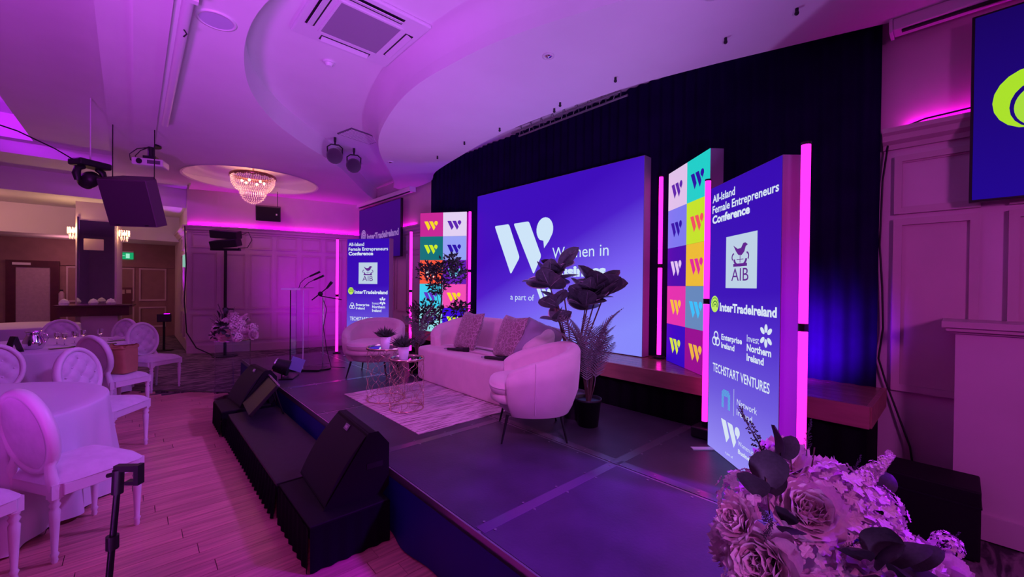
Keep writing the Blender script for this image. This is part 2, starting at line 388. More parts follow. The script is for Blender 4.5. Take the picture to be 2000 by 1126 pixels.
# stage wall X = 4.5
ws = struct('wall_stage', MB().b(4.5, 4.62, -4.6, 10.85, 0, 4.02), M_PAINT)
c2 = MB(); cornice(c2, (4.5, -3), (4.5, .44), 2.74, (-1, 0)); cornice(c2, (4.5, 7.25), (4.5, 10.84), 2.74, (-1, 0)); struct('trim_3', c2, M_PANEL)
tag(obj('led_strip', MB().b(4.455, 4.475, -2.8, .30, 2.897, 2.905), M_LED), 'magenta LED strip on the cornice right of the stage curtain', 'light')
tag(obj('led_strip', MB().b(4.455, 4.475, 8.0, 10.75, 2.897, 2.905), M_LED), 'magenta LED strip behind the left hanging screen', 'light')
M_PGLOSS = mat('glossy_panel', (.60, .46, .48), .16, noise_amt=.06, nscale=3)
for y1 in (.37, -.22, -.81, -1.4):
    link('moulding', moulding_mesh(.46, .46, .045, .03), ws, loc=(4.499, y1, 2.22), rz=-pi/2)
    m1 = link('moulding', moulding_mesh(.46, 1.36, .05, .035), ws, loc=(4.499, y1, .82), rz=-pi/2)
    obj('wall_panel', MB().b(.05, .41, -.012, 0, .05, 1.31), M_PGLOSS, ws, loc=(4.499, y1, .82), rz=-pi/2)
for y1 in (10.7, 10.1, 9.5, 8.9, 8.3, 7.7):
    link('moulding', moulding_mesh(.50, 1.30), ws, loc=(4.499, y1, 1.0), rz=-pi/2)
    link('moulding', moulding_mesh(.50, .33), ws, loc=(4.499, y1, 2.38), rz=-pi/2)
# low stub wall at the far right with a moulded cap
sw = MB(); sw.b(4.10, 4.5, -3, .02, 0, 1.36); sw.b(4.07, 4.5, -3, .045, 0, .16)
st = struct('wall_stub', sw, M_PAINT)
sc = MB(); sc.b(4.08, 4.5, -3, .04, 1.33, 1.345); sc.b(4.05, 4.5, -3, .065, 1.345, 1.37); sc.b(4.03, 4.5, -3, .085, 1.37, 1.41)
struct('trim_4', sc, M_PANEL)
# return wall and lobby behind
struct('wall_return', MB().b(.88, 1.0, 11.80, 16, 0, 4.02), M_PAINT)
cr = MB(); cornice(cr, (.88, 16), (.88, 11.76), 2.74, (-1, 0)); struct('trim_5', cr, M_PANEL)
wr = bpy.data.objects['wall_return']
for yy in (12.6, 13.5):
    for z0, h in ((2.40, .33), (1.0, 1.30), (.26, .64)):
        link('moulding', moulding_mesh(.62, h), wr, loc=(.879, yy, z0), rz=-pi/2)
wb = struct('wall_back', MB().b(-7, 1, 16, 16.12, 0, 3.4), M_DARKWALL)
for i, xx in enumerate((-1.35, -.62, .08)):
    link('moulding', moulding_mesh(.60, .95), wb, loc=(xx, 15.999, 1.05)); link('moulding', moulding_mesh(.60, .60), wb, loc=(xx, 15.999, .28))
obj('dado_rail', MB().b(-1.45, .88, 15.96, 16.0, 2.02, 2.10), M_DARKWALL, wb)
struct('wall_left', MB().b(-7, -6.9, -4.6, 16, 0, 4.02), M_PAINT)
struct('wall_rear', MB().b(-7, 4.6, -4.6, -4.5, 0, 4.02), M_PAINT)
# stepped bulkheads over the far tables
be = MB(); be.b(-6.9, .88, 11.05, 11.15, 3.80, 4.02); be.b(-6.9, .88, 11.15, 12.4, 3.80, 3.86); be.b(-6.9, .88, 12.4, 12.5, 3.36, 3.86)
struct('ceiling_bulkhead', be, M_CEIL)
b2 = MB(); b2.b(-6.9, .88, 12.5, 14.4, 3.36, 3.42); b2.b(-6.9, .88, 14.4, 14.5, 2.70, 3.42); b2.b(-6.9, .88, 14.5, 16, 2.70, 2.76)
struct('ceiling_lobby', b2, M_CEIL)
# ------------------------------------------------------------------ ceiling
from mathutils.geometry import tessellate_polygon
def slab(name, outer, z0, z1, hole=None, smooth_side=True):
    mb = MB(); loops = [[Vector((x, y, 0)) for x, y in outer]]
    if hole: loops.append([Vector((x, y, 0)) for x, y in hole])
    allp = [p for l in loops for p in l]; tris = tessellate_polygon(loops)
    mb.add([(p.x, p.y, z0) for p in allp], [tuple(t) for t in tris])
    n = len(outer)
    mb.add([(x, y, z) for z in (z0, z1) for x, y in outer], [(i, (i+1) % n, n+(i+1) % n, n+i) for i in range(n)], smooth_side)
    if hole:
        n = len(hole); mb.add([(x, y, z) for z in (z0, z1) for x, y in hole], [(i, (i+1) % n, n+(i+1) % n, n+i) for i in range(n)], True)
    return struct(name, mb, M_CEIL)
def spline(pts, k=5):
    out = []
    for i in range(len(pts)-1):
        p0 = Vector(pts[max(0, i-1)]); p1 = Vector(pts[i]); p2 = Vector(pts[i+1]); p3 = Vector(pts[min(len(pts)-1, i+2)])
        for j in range(k):
            t = j/k; q = .5*((2*p1)+(p2-p0)*t+(2*p0-5*p1+4*p2-p3)*t*t+(3*p1-p0-3*p2+p3)*t**3); out.append(tuple(q))
    return out+[tuple(pts[-1])]
up = MB(); up.b(-1.31, 4.6, -4.6, 14, 4.02, 4.10); up.b(-6.9, -1.31, -4.6, 4, 4.02, 4.10); up.b(-6.9, -4, 4, 10.86, 4.02, 4.10); up.b(-6.9, -1.31, 10.86, 14, 4.02, 4.10)
up.b(-4.05, -1.26, 3.95, 10.91, 4.42, 4.46)
for a in ((-1.31, -1.26, 4, 10.86), (-4.05, -4, 4, 10.86), (-4.05, -1.26, 3.95, 4), (-4.05, -1.26, 10.86, 10.91)): up.b(*a, 4.10, 4.42)
struct('ceiling', up, M_CEIL)
ARC = spline([(4.5, -1.6), (3.4, -.6), (2.3, .5), (1.5, 1.5), (1.02, 2.4), (.80, 3.1), (.69, 3.7), (.705, 4.3), (.83, 4.95), (1.03, 5.5), (1.36, 6.08), (1.88, 6.70), (2.36, 7.18), (2.76, 7.64), (3.12, 8.15), (3.6, 8.85), (4.0, 9.4), (4.5, 10.0)], 4)
DISH = [(1.80+1.16*cos(a), 9.85+1.13*sin(a)) for a in [2*pi*i/48 for i in range(48)]]
slab('ceiling_slab', ARC+[(4.5, 10.83), (3.0, 11.1), (1.95, 11.36), (.88, 11.75), (.86, 10.98), (-.31, 10.95), (-.15, -3), (4.5, -3)], 3.70, 4.02, DISH)
ds = MB(); ds.lathe([(.001, 4.0), (.5, 3.985), (.85, 3.96), (.98, 3.93), (1.0, 3.90)], (1.80, 9.85, 0), 48)
ds.lathe([(1.0, 3.90), (1.03, 3.86), (1.14, 3.83), (1.165, 3.70), (1.20, 3.69)], (1.80, 9.85, 0), 48)
struct('ceiling_dish', ds, M_CEIL)
FRONT = spline([(4.5, -1.0), (3.9, -.35), (3.35, .35), (2.93, 1.05), (2.61, 1.69), (2.40, 2.25), (2.26, 2.77), (2.19, 3.30), (2.16, 3.8), (2.21, 4.35), (2.38, 5.1), (2.60, 5.75), (2.93, 6.38), (3.38, 7.05), (3.9, 7.85), (4.1, 8.3)], 4)
REAR = spline([(4.1, 8.3), (4.40, 8.3), (4.40, 7.3), (4.09, 6.6), (3.87, 5.5), (3.72, 4.5), (3.69, 3.7), (3.77, 2.5), (3.93, 1.73), (4.15, .98), (4.32, .44), (4.5, -.1)], 4)
slab('ceiling_soffit', FRONT+REAR[1:], 3.70, 4.02)
# soft cove fillet where the soffit face meets the upper ceiling
cf = MB()
for i in range(len(FRONT)-1):
    pass
def fil(u, v):
    i = min(int(u*(len(FRONT)-1)), len(FRONT)-2); t = u*(len(FRONT)-1)-i
    p = Vector(FRONT[i]).lerp(Vector(FRONT[i+1]), t); d = (Vector(FRONT[i+1])-Vector(FRONT[i])).normalized(); n = Vector((-d.y, d.x))
    a = v*pi/2; r = .20
    q = p+n*(r*(1-cos(a)))
    return (q.x, q.y, 4.021-r*(1-sin(a)))
cf.grid(fil, (len(FRONT)-1), 6); struct('ceiling_cove', cf, M_CEIL)
# flat downstand band beside the long screen tube
struct('ceiling_band', MB().b(-.02, .20, -3, 8.5, 3.665, 3.705), M_CEIL)
# ------------------------------------------------------------------ curtain, fixed stage
cu = MB()
def cur(u, v):
    yy = .45+6.8*u; z = .80+3.2*v
    return (4.40+.016*sin(u*6.8*2*pi/.135+.5*sin(u*31))+.012*sin(u*47+v*2), yy, z)
cu.grid(cur, 620, 4)
tag(obj('stage_curtain', cu, M_CURT), 'tall dark navy pleated curtain behind the screens', 'curtain')
fs = thing('fixed_stage', 'raised wooden stage ledge behind the furniture, carrying the large screen', 'stage', (3.64, .42, 0))
for k in range(7):
    obj('top_board', MB().b(0.004+k*.112, .112+k*.112-.001, 0, 6.85, .405, .43), M_WOOD, fs, loc=(0, 0, .40))
obj('fascia', MB().b(-.03, 0, -.02, 6.85, .685, .835), M_FASCIA, fs); obj('fascia', MB().b(0, .8, -.03, 0, .685, .83), M_FASCIA, fs)
dr = MB(); dr.grid(lambda u, v: (.03+.014*sin(u*6.8*2*pi/.16), .0+6.8*u, .01+.69*v), 300, 2); dr.b(.06, .8, .02, 6.8, 0, .80)
obj('drape', dr, M_BSKIRT, fs)
# ------------------------------------------------------------------ portable deck
pf = thing('stage_platform', 'low portable stage of black decks with a dark blue satin skirt', 'stage', (1.25, .38, 0))
dk = MB().b(.012, 1.173, .012, 1.208, .36, .40).mesh('deck_panel', M_DECK)
fr = MB()
for a in ((0, 1.185, 0, .0115), (0, 1.185, 1.2085, 1.22), (0, .0115, .0115, 1.2085), (1.1735, 1.185, .0115, 1.2085)): fr.b(a[0], a[1], a[2], a[3], .33, .398)
fr = fr.mesh('edge_rail', M_ALU)
for i in range(2):
    for j in range(6):
        o = link('deck_panel', dk, pf, loc=(i*1.185, j*1.22, 0)); link('edge_rail', fr, o)
tape = MB().b(-.035, .035, 0, 1.16, .4002, .4012).mesh('tape_strip', M_TAPE)
for x, y, a in ((1.185, 1.25, 0), (1.185, 2.45, 0), (1.185, .05, 0), (0.02, 1.22, -90), (1.19, 1.22, -90), (.02, 2.44, -90), (1.19, 3.66, -90), (0.02, 4.88, -90), (1.19, 4.88, -90)):
    link('tape_strip', tape, pf, loc=(x+(.045 if a == 0 else 0), y, 0), rz=radians(a))
scr = MB()
for j in range(7):
    for i in range(9):
        for s in (-.045, .045): scr.cyl((.08+i*.28, j*1.22+s, .398), (.08+i*.28, j*1.22+s, .403), .008, n=6)
for i in range(26):
    for s in (-.045, .045): scr.cyl((1.185+s, .1+i*.28, .398), (1.185+s, .1+i*.28, .403), .008, n=6)
tag(obj('screw_heads', scr, M_ALU, pf), kind='stuff')
sk = MB()
sk.grid(lambda u, v: (-.012-.022*(1-v)*(1+.8*sin(u*57+1.5*sin(u*23))), -.01+7.33*u, .012+.345*v), 260, 4)
sk.grid(lambda u, v: (2.37*u, -.012-.015*(1-v)*(1+sin(u*37)), .012+.345*v), 80, 3)
obj('skirt', sk, M_SKIRT, pf)
lg = MB().cyl((0, 0, 0), (0, 0, .34), .022, n=8).mesh('leg', M_ALU)
for i in range(3):
    for j in range(7): link('leg', lg, pf, loc=(.06+i*1.12, .06+j*1.20, 0))
# step in front of the stage with a black pleated skirt
sp = thing('stage_step', 'long low black step unit with pleated black skirt along the stage front', 'step', (.72, 3.16, 0))
obj('step_top', MB().b(0, .46, 0, 2.0, .215, .24), mat('step_top', (.02, .016, .024), .5, noise_amt=.2, spec=.3), sp, bev=.004)
ps = MB()
per = [(0, 0), (0, 2.0), (.46, 2.0), (.46, 0), (0, 0)]
def pleat(u, v, A=.018):
    L = [2.0, .46, 2.0, .46]; s = u*4.92; k = 0
    while k < 3 and s > L[k]: s -= L[k]; k += 1
    p0 = Vector(per[k]); p1 = Vector(per[k+1]); d = (p1-p0).normalized(); n = Vector((-d.y, d.x)); q = p0+d*s+n*(A*(.15+.85*(1-v))*(1+sin(u*4.92*2*pi/.085)))
    return (q.x, q.y, .006+.215*v)
ps.grid(pleat, 460, 3); obj('skirt', ps, M_BSKIRT, sp)
# ------------------------------------------------------------------ light boxes
def frame_at(name, label, cat, A, D, z, group=None):
    return thing(name, label, cat, (A[0], A[1], z), atan2(D[1], D[0]), group)
M_BAN = glow_gradient('banner_print', [(0, (146, 136, 240)), (.45, (108, 88, 216)), (.85, (80, 44, 198)), (1.15, (56, 12, 178)), (2.0, (50, 6, 172))], s=1.05, diag=-.06)
M_BOXSIDE = mat('lightbox_side', (.25, .2, .3), .4)
M_PURP = glow('print_purple', (96, 34, 140)); M_LGREEN = glow('print_green', (168, 220, 60)); M_TEAL = glow('print_teal', (70, 190, 225))
M_PALE = glow('print_pale', (188, 208, 228))
def ring(mb, u, z, r, w, y=-.004, a0=0, a1=360, n=28, su=1, sz=1, rot=0):
    pts = []
    cr_, sr_ = cos(radians(rot)), sin(radians(rot))
    vs = []
    for i in range(n+1):
        a = radians(a0+(a1-a0)*i/n)
        for q in (r-w, r):
            dx, dz = q*cos(a)*su, q*sin(a)*sz; vs.append((u+dx*cr_-dz*sr_, y, z+dx*sr_+dz*cr_))
    mb.add(vs, [(2*i, 2*i+1, 2*i+3, 2*i+2) for i in range(n)])
def disc(mb, u, z, ru, rz_=None, y=-.004, rot=0, n=20):
    rz_ = rz_ or ru; c, s = cos(radians(rot)), sin(radians(rot))
    flat(mb, [(u+ru*cos(2*pi*i/n)*c-rz_*sin(2*pi*i/n)*s, z+ru*cos(2*pi*i/n)*s+rz_*sin(2*pi*i/n)*c) for i in range(n)], y)
def iti_mark(parent, u, z, r, suffix=False, grey=None):
    a = MB(); disc(a, u, z, r*.92, r, y=-.0035); obj('logo_disc', a, grey or glow('print_greenlight', (190, 235, 90)), parent)
    b = MB(); ring(b, u+.1*r, z-.2*r, r*.62, r*.13, a0=-20, a1=200); ring(b, u+.1*r, z-.3*r, r*.36, r*.12, a0=-10, a1=190); ring(b, u+.02*r, z-.08*r, r*.86, r*.08, a0=20, a1=170)
    obj('logo_arcs', b, glow('print_darkgreen', (30, 110, 40)) if not grey else glow('print_dimviolet', (70, 20, 130)), parent)
def event_banner(A, D, label):
    t = frame_at('event_banner', label, 'banner', A, D, .40)
    W_ = .83
    obj('frame', MB().b(0, W_, .001, .12, .0, 1.985), M_BOXSIDE, t, bev=.003)
    obj('lit_face', MB().b(.004, W_-.004, -.002, .001, .004, 1.981), M_BAN, t)
    z = lambda v: v-.40
    text('heading', 'All-Island', t, .03, z(2.263), .058, .31, M_TXT, .022)
    text('heading', 'Female', t, .03, z(2.182), .058, .245, M_TXT, .022); text('heading', 'Entrepreneurs', t, .302, z(2.182), .058, .503, M_TXT, .022)
    text('heading', 'Conference', t, .03, z(2.103), .062, .49, M_TXT, .045)
    q = MB(); q.b(.238, .604, -.0045, -.002, z(1.618), z(1.981)); s = obj('logo_square', q, M_PALE, t)
    text('logo_letters', 'AIB', s, .315, z(1.668), .085, .205, M_PURP, .0, y=-.006)
    b = MB(); cx = .42
    flat(b, [(cx-.085, z(1.912)), (cx-.03, z(1.885)), (cx+.01, z(1.888)), (cx+.035, z(1.918)), (cx+.06, z(1.92)), (cx+.09, z(1.905)), (cx+.065, z(1.895)), (cx+.05, z(1.862)), (cx+.02, z(1.84)), (cx-.02, z(1.842)), (cx-.05, z(1.868))], y=-.006)
    ring(b, cx, z(1.815), .082, .022, y=-.006, a0=180, a1=360, sz=.62); b.b(cx-.082, cx+.082, -.0065, -.006, z(1.765), z(1.785))
    ring(b, cx-.075, z(1.83), .03, .012, y=-.006, a0=90, a1=230); ring(b, cx+.075, z(1.83), .03, .012, y=-.006, a0=-50, a1=90)
    b.b(cx-.003, cx+.003, -.0065, -.006, z(1.79), z(1.845)); b.b(cx-.04, cx+.04, -.0065, -.006, z(1.81), z(1.815))
    obj('logo_bird', b, M_PURP, s)
    iti_mark(t, .085, z(1.497), .062)
    text('logo_letters', 'InterTradeIreland', t, .158, z(1.448), .062, .645, M_TXT, .04)
    k = MB(); [ring(k, .112+.026*cos(radians(a)), z(1.235)+.028*sin(radians(a)), .034, .011, su=1) for a in (90, 210, 330)]
    obj('logo_knot', k, M_TXT, t)
    text('logo_letters', 'Enterprise', t, .187, z(1.243), .042, .265, M_TXT, .03); text('logo_letters', 'Ireland', t, .187, z(1.183), .042, .175, M_TXT, .03)
    text('logo_letters', 'Invest', t, .508, z(1.272), .045, .13, M_TXT, .0); text('logo_letters', 'Northern', t, .508, z(1.211), .047, .25, M_TXT, .035); text('logo_letters', 'Ireland', t, .508, z(1.148), .047, .18, M_TXT, .035)
    f = MB()
    for a in (90, 40, 140, -40, 220, 270): disc(f, .707+.045*cos(radians(a)), z(1.332)+.045*sin(radians(a)), .026, .015, rot=a)
    obj('logo_flower', f, M_TXT, t)
    text('logo_letters', 'TECHSTART VENTURES', t, .068, z(.990), .064, .68, M_TXT, .015)
    d = MB(); random.seed(3)
    for r_ in range(14):
        zz = z(.76+.0095*r_)
        for c_ in range(13):
            xx = .195+.0105*c_; dx = xx-.258; top = sqrt(max(0, .062**2-dx*dx)) if abs(dx) < .062 else -1
            inner = abs(dx) < .026 and zz < z(.845)
            if abs(dx) <= .062 and not inner and zz < z(.83)+top*1.05: d.b(xx, xx+.007, -.0035, -.003, zz, zz+.0062)
    tag(obj('logo_dots', d, M_TEAL, t), kind='stuff')
    obj('logo_rule', MB().b(.362, .366, -.0035, -.003, z(.74), z(.925)), M_PALE, t)
    text('logo_letters', 'Network', t, .403, z(.828), .042, .225, M_TXT, .0); text('logo_letters', 'Ireland', t, .403, z(.760), .042, .175, M_TXT, .0)
    w = MB(); w_logo(w, .199, z(.522), .245); obj('logo_mark', w, M_TXT, t)
    text('logo_letters', 'Women in', t, .425, z(.563), .030, .17, M_TXT, 0); text('logo_letters', 'Business', t, .425, z(.508), .030, .17, M_TXT, .03)
    text('logo_letters', 'a part of', t, .262, z(.443), .018, .10, M_TXT, 0)
    for u in (.06, .63): obj('foot', MB().b(u, u+.05, -.16, .30, -.002+.003, .008), M_WHITE, t, rz=0)
    return t
random.seed(5)
event_banner((3.281, 1.312), (-.670, -.742), 'tall lit purple conference banner at the right end of the stage')
event_banner((2.69, 7.15), (.52, -.854), 'tall lit purple conference banner at the left end of the stage, behind the left armchair')
TL = [((200, 40, 150), (250, 215, 30)), ((226, 208, 242), (92, 36, 176)), ((10, 112, 122), (205, 236, 30)), ((150, 160, 246), (44, 18, 170)), ((252, 88, 62), (240, 235, 250)), ((104, 28, 182), (110, 212, 242)), ((60, 206, 238), (98, 52, 200)), ((242, 78, 182), (250, 215, 40)), ((150, 225, 235), (60, 40, 160)), ((60, 10, 222), (222, 242, 30))]
TR = [((222, 192, 232), (88, 36, 168)), ((28, 206, 200), (40, 14, 162)), ((122, 120, 238), (36, 16, 165)), ((196, 226, 28), (242, 80, 92)), ((70, 8, 170), (226, 196, 242)), ((236, 186, 40), (226, 40, 150)), ((226, 50, 172), (246, 190, 50)), ((100, 136, 186), (58, 190, 250)), ((50, 4, 192), (212, 226, 60)), ((150, 10, 142), (240, 180, 60))]
def tile_panel(A, D, cols, label, key):
    t = frame_at('tile_panel', label, 'light box', A, D, .832)
    obj('frame', MB().b(0, .84, .001, .12, 0, 2.0), M_BOXSIDE, t, bev=.003)
    for i, (bg, fg) in enumerate(cols):
        c, r = i % 2, i//2; x0 = .42*c+.001; z0 = 2.0-.4*(r+1)+.001
        ti = obj('tile', MB().b(x0, x0+.418, -.003, .001, z0, z0+.398), glow('tile_%s_%d' % (key, i), bg), t)
        mb = MB(); w_logo(mb, x0+.075, z0+.10, .25, y=-.0045); obj('tile_mark', mb, glow('mark_%s_%d' % (key, i), fg), ti)
tile_panel((3.58, 6.24), (.55, -.835), TL, 'checkered panel of ten coloured W tiles left of the large screen', 'left')
tile_panel((4.22, 2.13), (-.64, -.768), TR, 'checkered panel of ten coloured W tiles right of the large screen', 'right')
# large screen
M_SCR = glow_gradient('screen_print', [(-.9, (132, 134, 246)), (-.1, (116, 92, 236)), (.55, (72, 26, 196)), (1.1, (58, 8, 182)), (2.3, (58, 10, 184))], s=1.05, diag=-.42)
ls = frame_at('large_screen', 'large purple lit screen reading Women in Business behind the sofa', 'screen', (4.17, 5.42), (0, -1), .835)
obj('frame', MB().b(0, 3.03, .001, .14, .0, 2.25), M_BOXSIDE, ls, bev=.003)
obj('lit_face', MB().b(.006, 3.024, -.003, .001, .006, 2.244), M_SCR, ls)
w = MB(); w_logo(w, .455, 1.778-.835, 1.235, y=-.005); obj('logo_mark', w, glow('screen_white', (205, 228, 248)), ls)
M_SW = glow('screen_white', (205, 228, 248))
text('logo_letters', 'Women in', ls, 1.675, 1.155, .145, .90, M_SW, 0, y=-.005)
text('logo_letters', 'Business', ls, 1.68, .905, .145, .86, M_SW, .05, y=-.005)
text('logo_letters', 'a part of', ls, .84, .572, .085, .50, M_SW, 0, y=-.005)
w = MB(); w_logo(w, 1.385, .575, .27, y=-.005); obj('logo_mark', w, M_SW, ls)
text('logo_letters', 'WiB', ls, 1.70, .585, .085, .20, M_SW, .02, y=-.005)
# hanging televisions at both ends
M_TVD = glow_gradient('tv_dim', [(0, (40, 4, 120)), (1.3, (66, 8, 128))], s=.8)
M_TVR = glow_gradient('tv_blue', [(0, (34, 8, 165)), (1.3, (28, 4, 112))], s=.7)
tv = frame_at('hanging_screen', 'large dim wall screen with pale lettering above the left banner', 'screen', (4.34, 10.72), (0, -1), 2.24)
obj('bezel', MB().b(0, 2.30, .0, .06, 0, 1.30), M_BLACK, tv, bev=.004); obj('display', MB().b(.015, 2.285, -.003, 0, .015, 1.285), M_TVD, tv)
M_GREYP = glow('tv_grey', (150, 110, 190))
iti_mark(tv, .30, .60, .165, grey=M_GREYP); text('logo_letters', 'InterTradeIreland', tv, .52, .48, .16, 1.70, M_GREYP, .04)
obj('bracket', MB().b(.8, 1.5, .06, .16, .4, .9), M_BLACKM, tv)
tv = frame_at('hanging_screen', 'large dark blue wall screen with a green spiral mark at the right edge', 'screen', (4.34, -.03), (0, -1), 2.24)
obj('bezel', MB().b(0, 2.30, .0, .06, 0, 1.30), M_BLACK, tv, bev=.004); obj('display', MB().b(.015, 2.285, -.003, 0, .015, 1.285), M_TVR, tv)
a = MB(); disc(a, .27, .66, .17, .20, y=-.005); obj('logo_disc', a, glow('print_lime', (170, 225, 40)), tv)
a = MB(); disc(a, .30, .61, .125, .155, y=-.006); obj('logo_arcs', a, M_TVR, tv); a = MB(); ring(a, .31, .60, .115, .045, y=-.007, sz=1.2, a0=20, a1=300); obj('logo_arcs', a, M_LGREEN, tv)
text('logo_letters', 'InterTradeIreland', tv, .52, .48, .16, 1.70, M_SW, .04, y=-.005)
obj('bracket', MB().b(.8, 1.5, .06, .16, .4, .9), M_BLACKM, tv)
# projector screen cases over them
for (y0, y1, lab) in ((7.95, 11.0-.25, 'white roller screen case above the left hanging screen'), (-2.4, .38, 'white roller screen case above the curtain edge at the right')):
    c = thing('roller_screen_case', lab, 'projector screen', (4.36, y0, 3.58))
    obj('case', MB().b(-.07, .07, 0, y1-y0, .03, .12), M_WHITE, c, bev=.01); obj('slot', MB().b(-.05, -.02, .05, y1-y0-.05, .015, .03), M_BLACK, c)
    obj('end_cap', MB().b(-.075, .075, -.02, 0, .02, .125), M_WHITE, c); obj('end_cap', MB().b(-.075, .075, y1-y0, y1-y0+.02, .02, .125), M_WHITE, c)
# ------------------------------------------------------------------ neon tubes
def neon(x, y, z, label, base=0.0):
    t = thing('neon_tube', label, 'light', (x, y, z))
    for k in (0, 1):
        o = obj('tube', MB().cyl((0, 0, .03+k*1.0), (0, 0, .985+k*1.0), .022, n=14), M_TUBE, t)
        obj('collar', MB().cyl((0, 0, k*1.0-.012), (0, 0, .03+k*1.0), .024, n=14), M_CAP, t)
    obj('cap', MB().cyl((0, 0, 1.985), (0, 0, 2.0), .024, n=14), M_CAP, t)
    if base: obj('foot', MB().b(-.08, .08, -.08, .08, -base, -.012), M_BLACK, t, bev=.01)
    else: obj('foot', MB().cyl((0, 0, -.012+.012), (0, 0, .012), .065, n=20), M_BLACK, t)
neon(2.60, 7.36, .403, 'pink neon tube left of the left conference banner')
neon(3.35, 6.13, .50, 'pink neon tube between the left banner and the left tile panel', .097)
neon(4.08, 5.50, .845, 'pink neon tube between the left tile panel and the large screen')
neon(4.27, 2.245, .845, 'pink neon tube between the large screen and the right tile panel')
neon(3.435, 1.40, .50, 'pink neon tube in front of the right tile panel, touching the right banner', .097)
neon(2.645, .569, .403, 'tall near pink neon tube right of the right conference banner')
# ------------------------------------------------------------------ upholstered seats on the deck
DZ = .40
def superc(a, A, B, e):
    c, s = cos(a), sin(a)
    return (A*abs(c)**(2/e)*(1 if c >= 0 else -1), B*abs(s)**(2/e)*(1 if s >= 0 else -1))
def soft_solid(mb, A, B, e, z0, z1, r, cx=0, cy=0, n=48, taper=0.0, dome=.0):
    """rounded slab with superellipse plan; taper shrinks the bottom"""
    rings = []
    for t in range(6): a = pi/2*t/5; rings.append((z0+r*.6*(1-sin(a)) if False else z0+r*(1-cos(pi/2-(pi/2-a)*1)) if False else z0+r*(1-cos(a)), 1-(r/A)*(1-sin(a))))
    rings = [(z0, 1-taper-.9*r/A), (z0+.15*r, 1-taper-.35*r/A), (z0+.5*r, 1-taper*.9-.1*r/A), (z0+r, 1-taper*.75), (z0+(z1-z0)*.55, 1-taper*.2), (z1-r, 1.0), (z1-.5*r, 1-.13*r/A), (z1-.2*r, 1-.40*r/A), (z1-.04*r, 1-.8*r/A), (z1+dome*.3, 1-1.5*r/A), (z1+dome, .45), (z1+dome*1.1, .02)]
    def fn(u, v):
        j = min(int(v*(len(rings)-1)+1e-6), len(rings)-1); z, k = rings[j]
        x, y = superc(2*pi*u, A*k, B*(1-(1-k)*A/B) if k > .3 else B*k, e); return (cx+x, cy+y, z)
    mb.grid(fn, n, len(rings)-1, closed_u=True)
    x = [fn(i/n, 0) for i in range(n)]; mb.add(x, [tuple(range(n))])
def shell(mb, A, B, e, z0, zt, half, th, n=56, cy=0, bulge=.0, lean=.0, taper=0):
    """wrap-around back: plan angle measured from the rear (-Y); zt(t) gives the top height, t in -1..1"""
    prof = []
    for k in range(9): a = pi*k/8; prof.append((cos(a)*.5, sin(a)))   # over the top, outer -> inner
    def fn(u, v):
        t = -1+2*u; endk = max(0.0, 1-((abs(t)-.93)/.07)**2)**.5 if abs(t) > .93 else 1.0
        ang = -pi/2+t*half; top = zt(t); rr = th*.5
        seq = [('o', z0), ('o', z0+.10*(top-z0)), ('o', z0+.35*(top-z0)), ('o', z0+.65*(top-z0)), ('o', top-rr)]+[('t', p) for p in prof]+[('i', top-rr), ('i', z0+.5*(top-z0)), ('i', z0)]
        j = min(int(round(v*(len(seq)-1))), len(seq)-1); kk, val = seq[j]
        if kk == 'o': off = th*.5*endk; z = val
        elif kk == 'i': off = -th*.5*endk; z = val
        else: off = th*val[0]*endk; z = top-rr+rr*val[1]*(.4+.6*endk)
        f = (z-z0)/(top-z0+1e-6); s = 1-taper*(1-min(1, f*1.9))**2+bulge*sin(pi*min(1, f))+lean*f
        x, y = superc(ang, A*s-th*.5+off, B*s-th*.5+off, e); return (x, cy+y, z)
    mb.grid(fn, n, 16)
    for u in (0, 1):
        c = [fn(u, j/16) for j in range(17)]; mb.add(c, [tuple(range(17))])
def armchair(name, label, loc, rz):
    t = thing(name, label, 'armchair', loc, rz, None)
    b = MB(); soft_solid(b, .345, .345, 2.5, .195, .40, .09, cy=.01, taper=.22, dome=.004); obj('seat_base', b, M_SOFA, t)
    b = MB(); soft_solid(b, .30, .31, 2.8, .36, .465, .05, cy=.055, dome=.012); obj('seat_cushion', b, M_SOFA, t)
    b = MB(); shell(b, .385, .375, 2.35, .205, lambda s: .745-.20*abs(s)**1.9, radians(130), .105, lean=.03, taper=.20); obj('backrest', b, M_SOFA, t)
    for sgn in (-1, 1):
        w = MB(); pts = []
        for k in range(12):
            f = k/11; z = .24+f*.40; a = -pi/2+sgn*radians(92); s = 1-.20*(1-min(1, (z-.205)/.5*1.9))**2+.03*(z-.2)/.5
            x, y = superc(a, .385*s+.002, .375*s+.002, 2.35); pts.append((x, y, z))
        w.tube(pts, .004, 5); obj('seam_piping', w, M_SOFA, t)
    
    lg = MB().cyl((0, 0, .21), (.045, .045, 0), .013, .007, n=10).mesh('leg', M_BLACKM)
    for i, (x, y, a) in enumerate(((.22, .22, 0), (-.22, .22, 90), (-.22, -.20, 180), (.22, -.20, 270))): link('leg', lg, t, loc=(x, y, 0), rz=radians(a))
    return t
armchair('armchair', 'pink velvet tub armchair at the right end of the sofa, seen from behind its arm', (2.455, 2.41, DZ), facing(-.775, .632))
armchair('armchair', 'pink velvet tub armchair at the left end of the sofa facing the room', (2.38, 5.34, DZ), facing(-.70, -.71))
sf = thing('sofa', 'long cream pink velvet sofa with a curved back on the streaked rug', 'sofa', (3.09, 3.85, DZ+.006), pi/2)
b = MB(); soft_solid(b, 1.0, .41, 7, .0, .405, .035, cy=0, n=80, taper=.0, dome=.008); obj('seat_base', b, M_SOFA, sf)
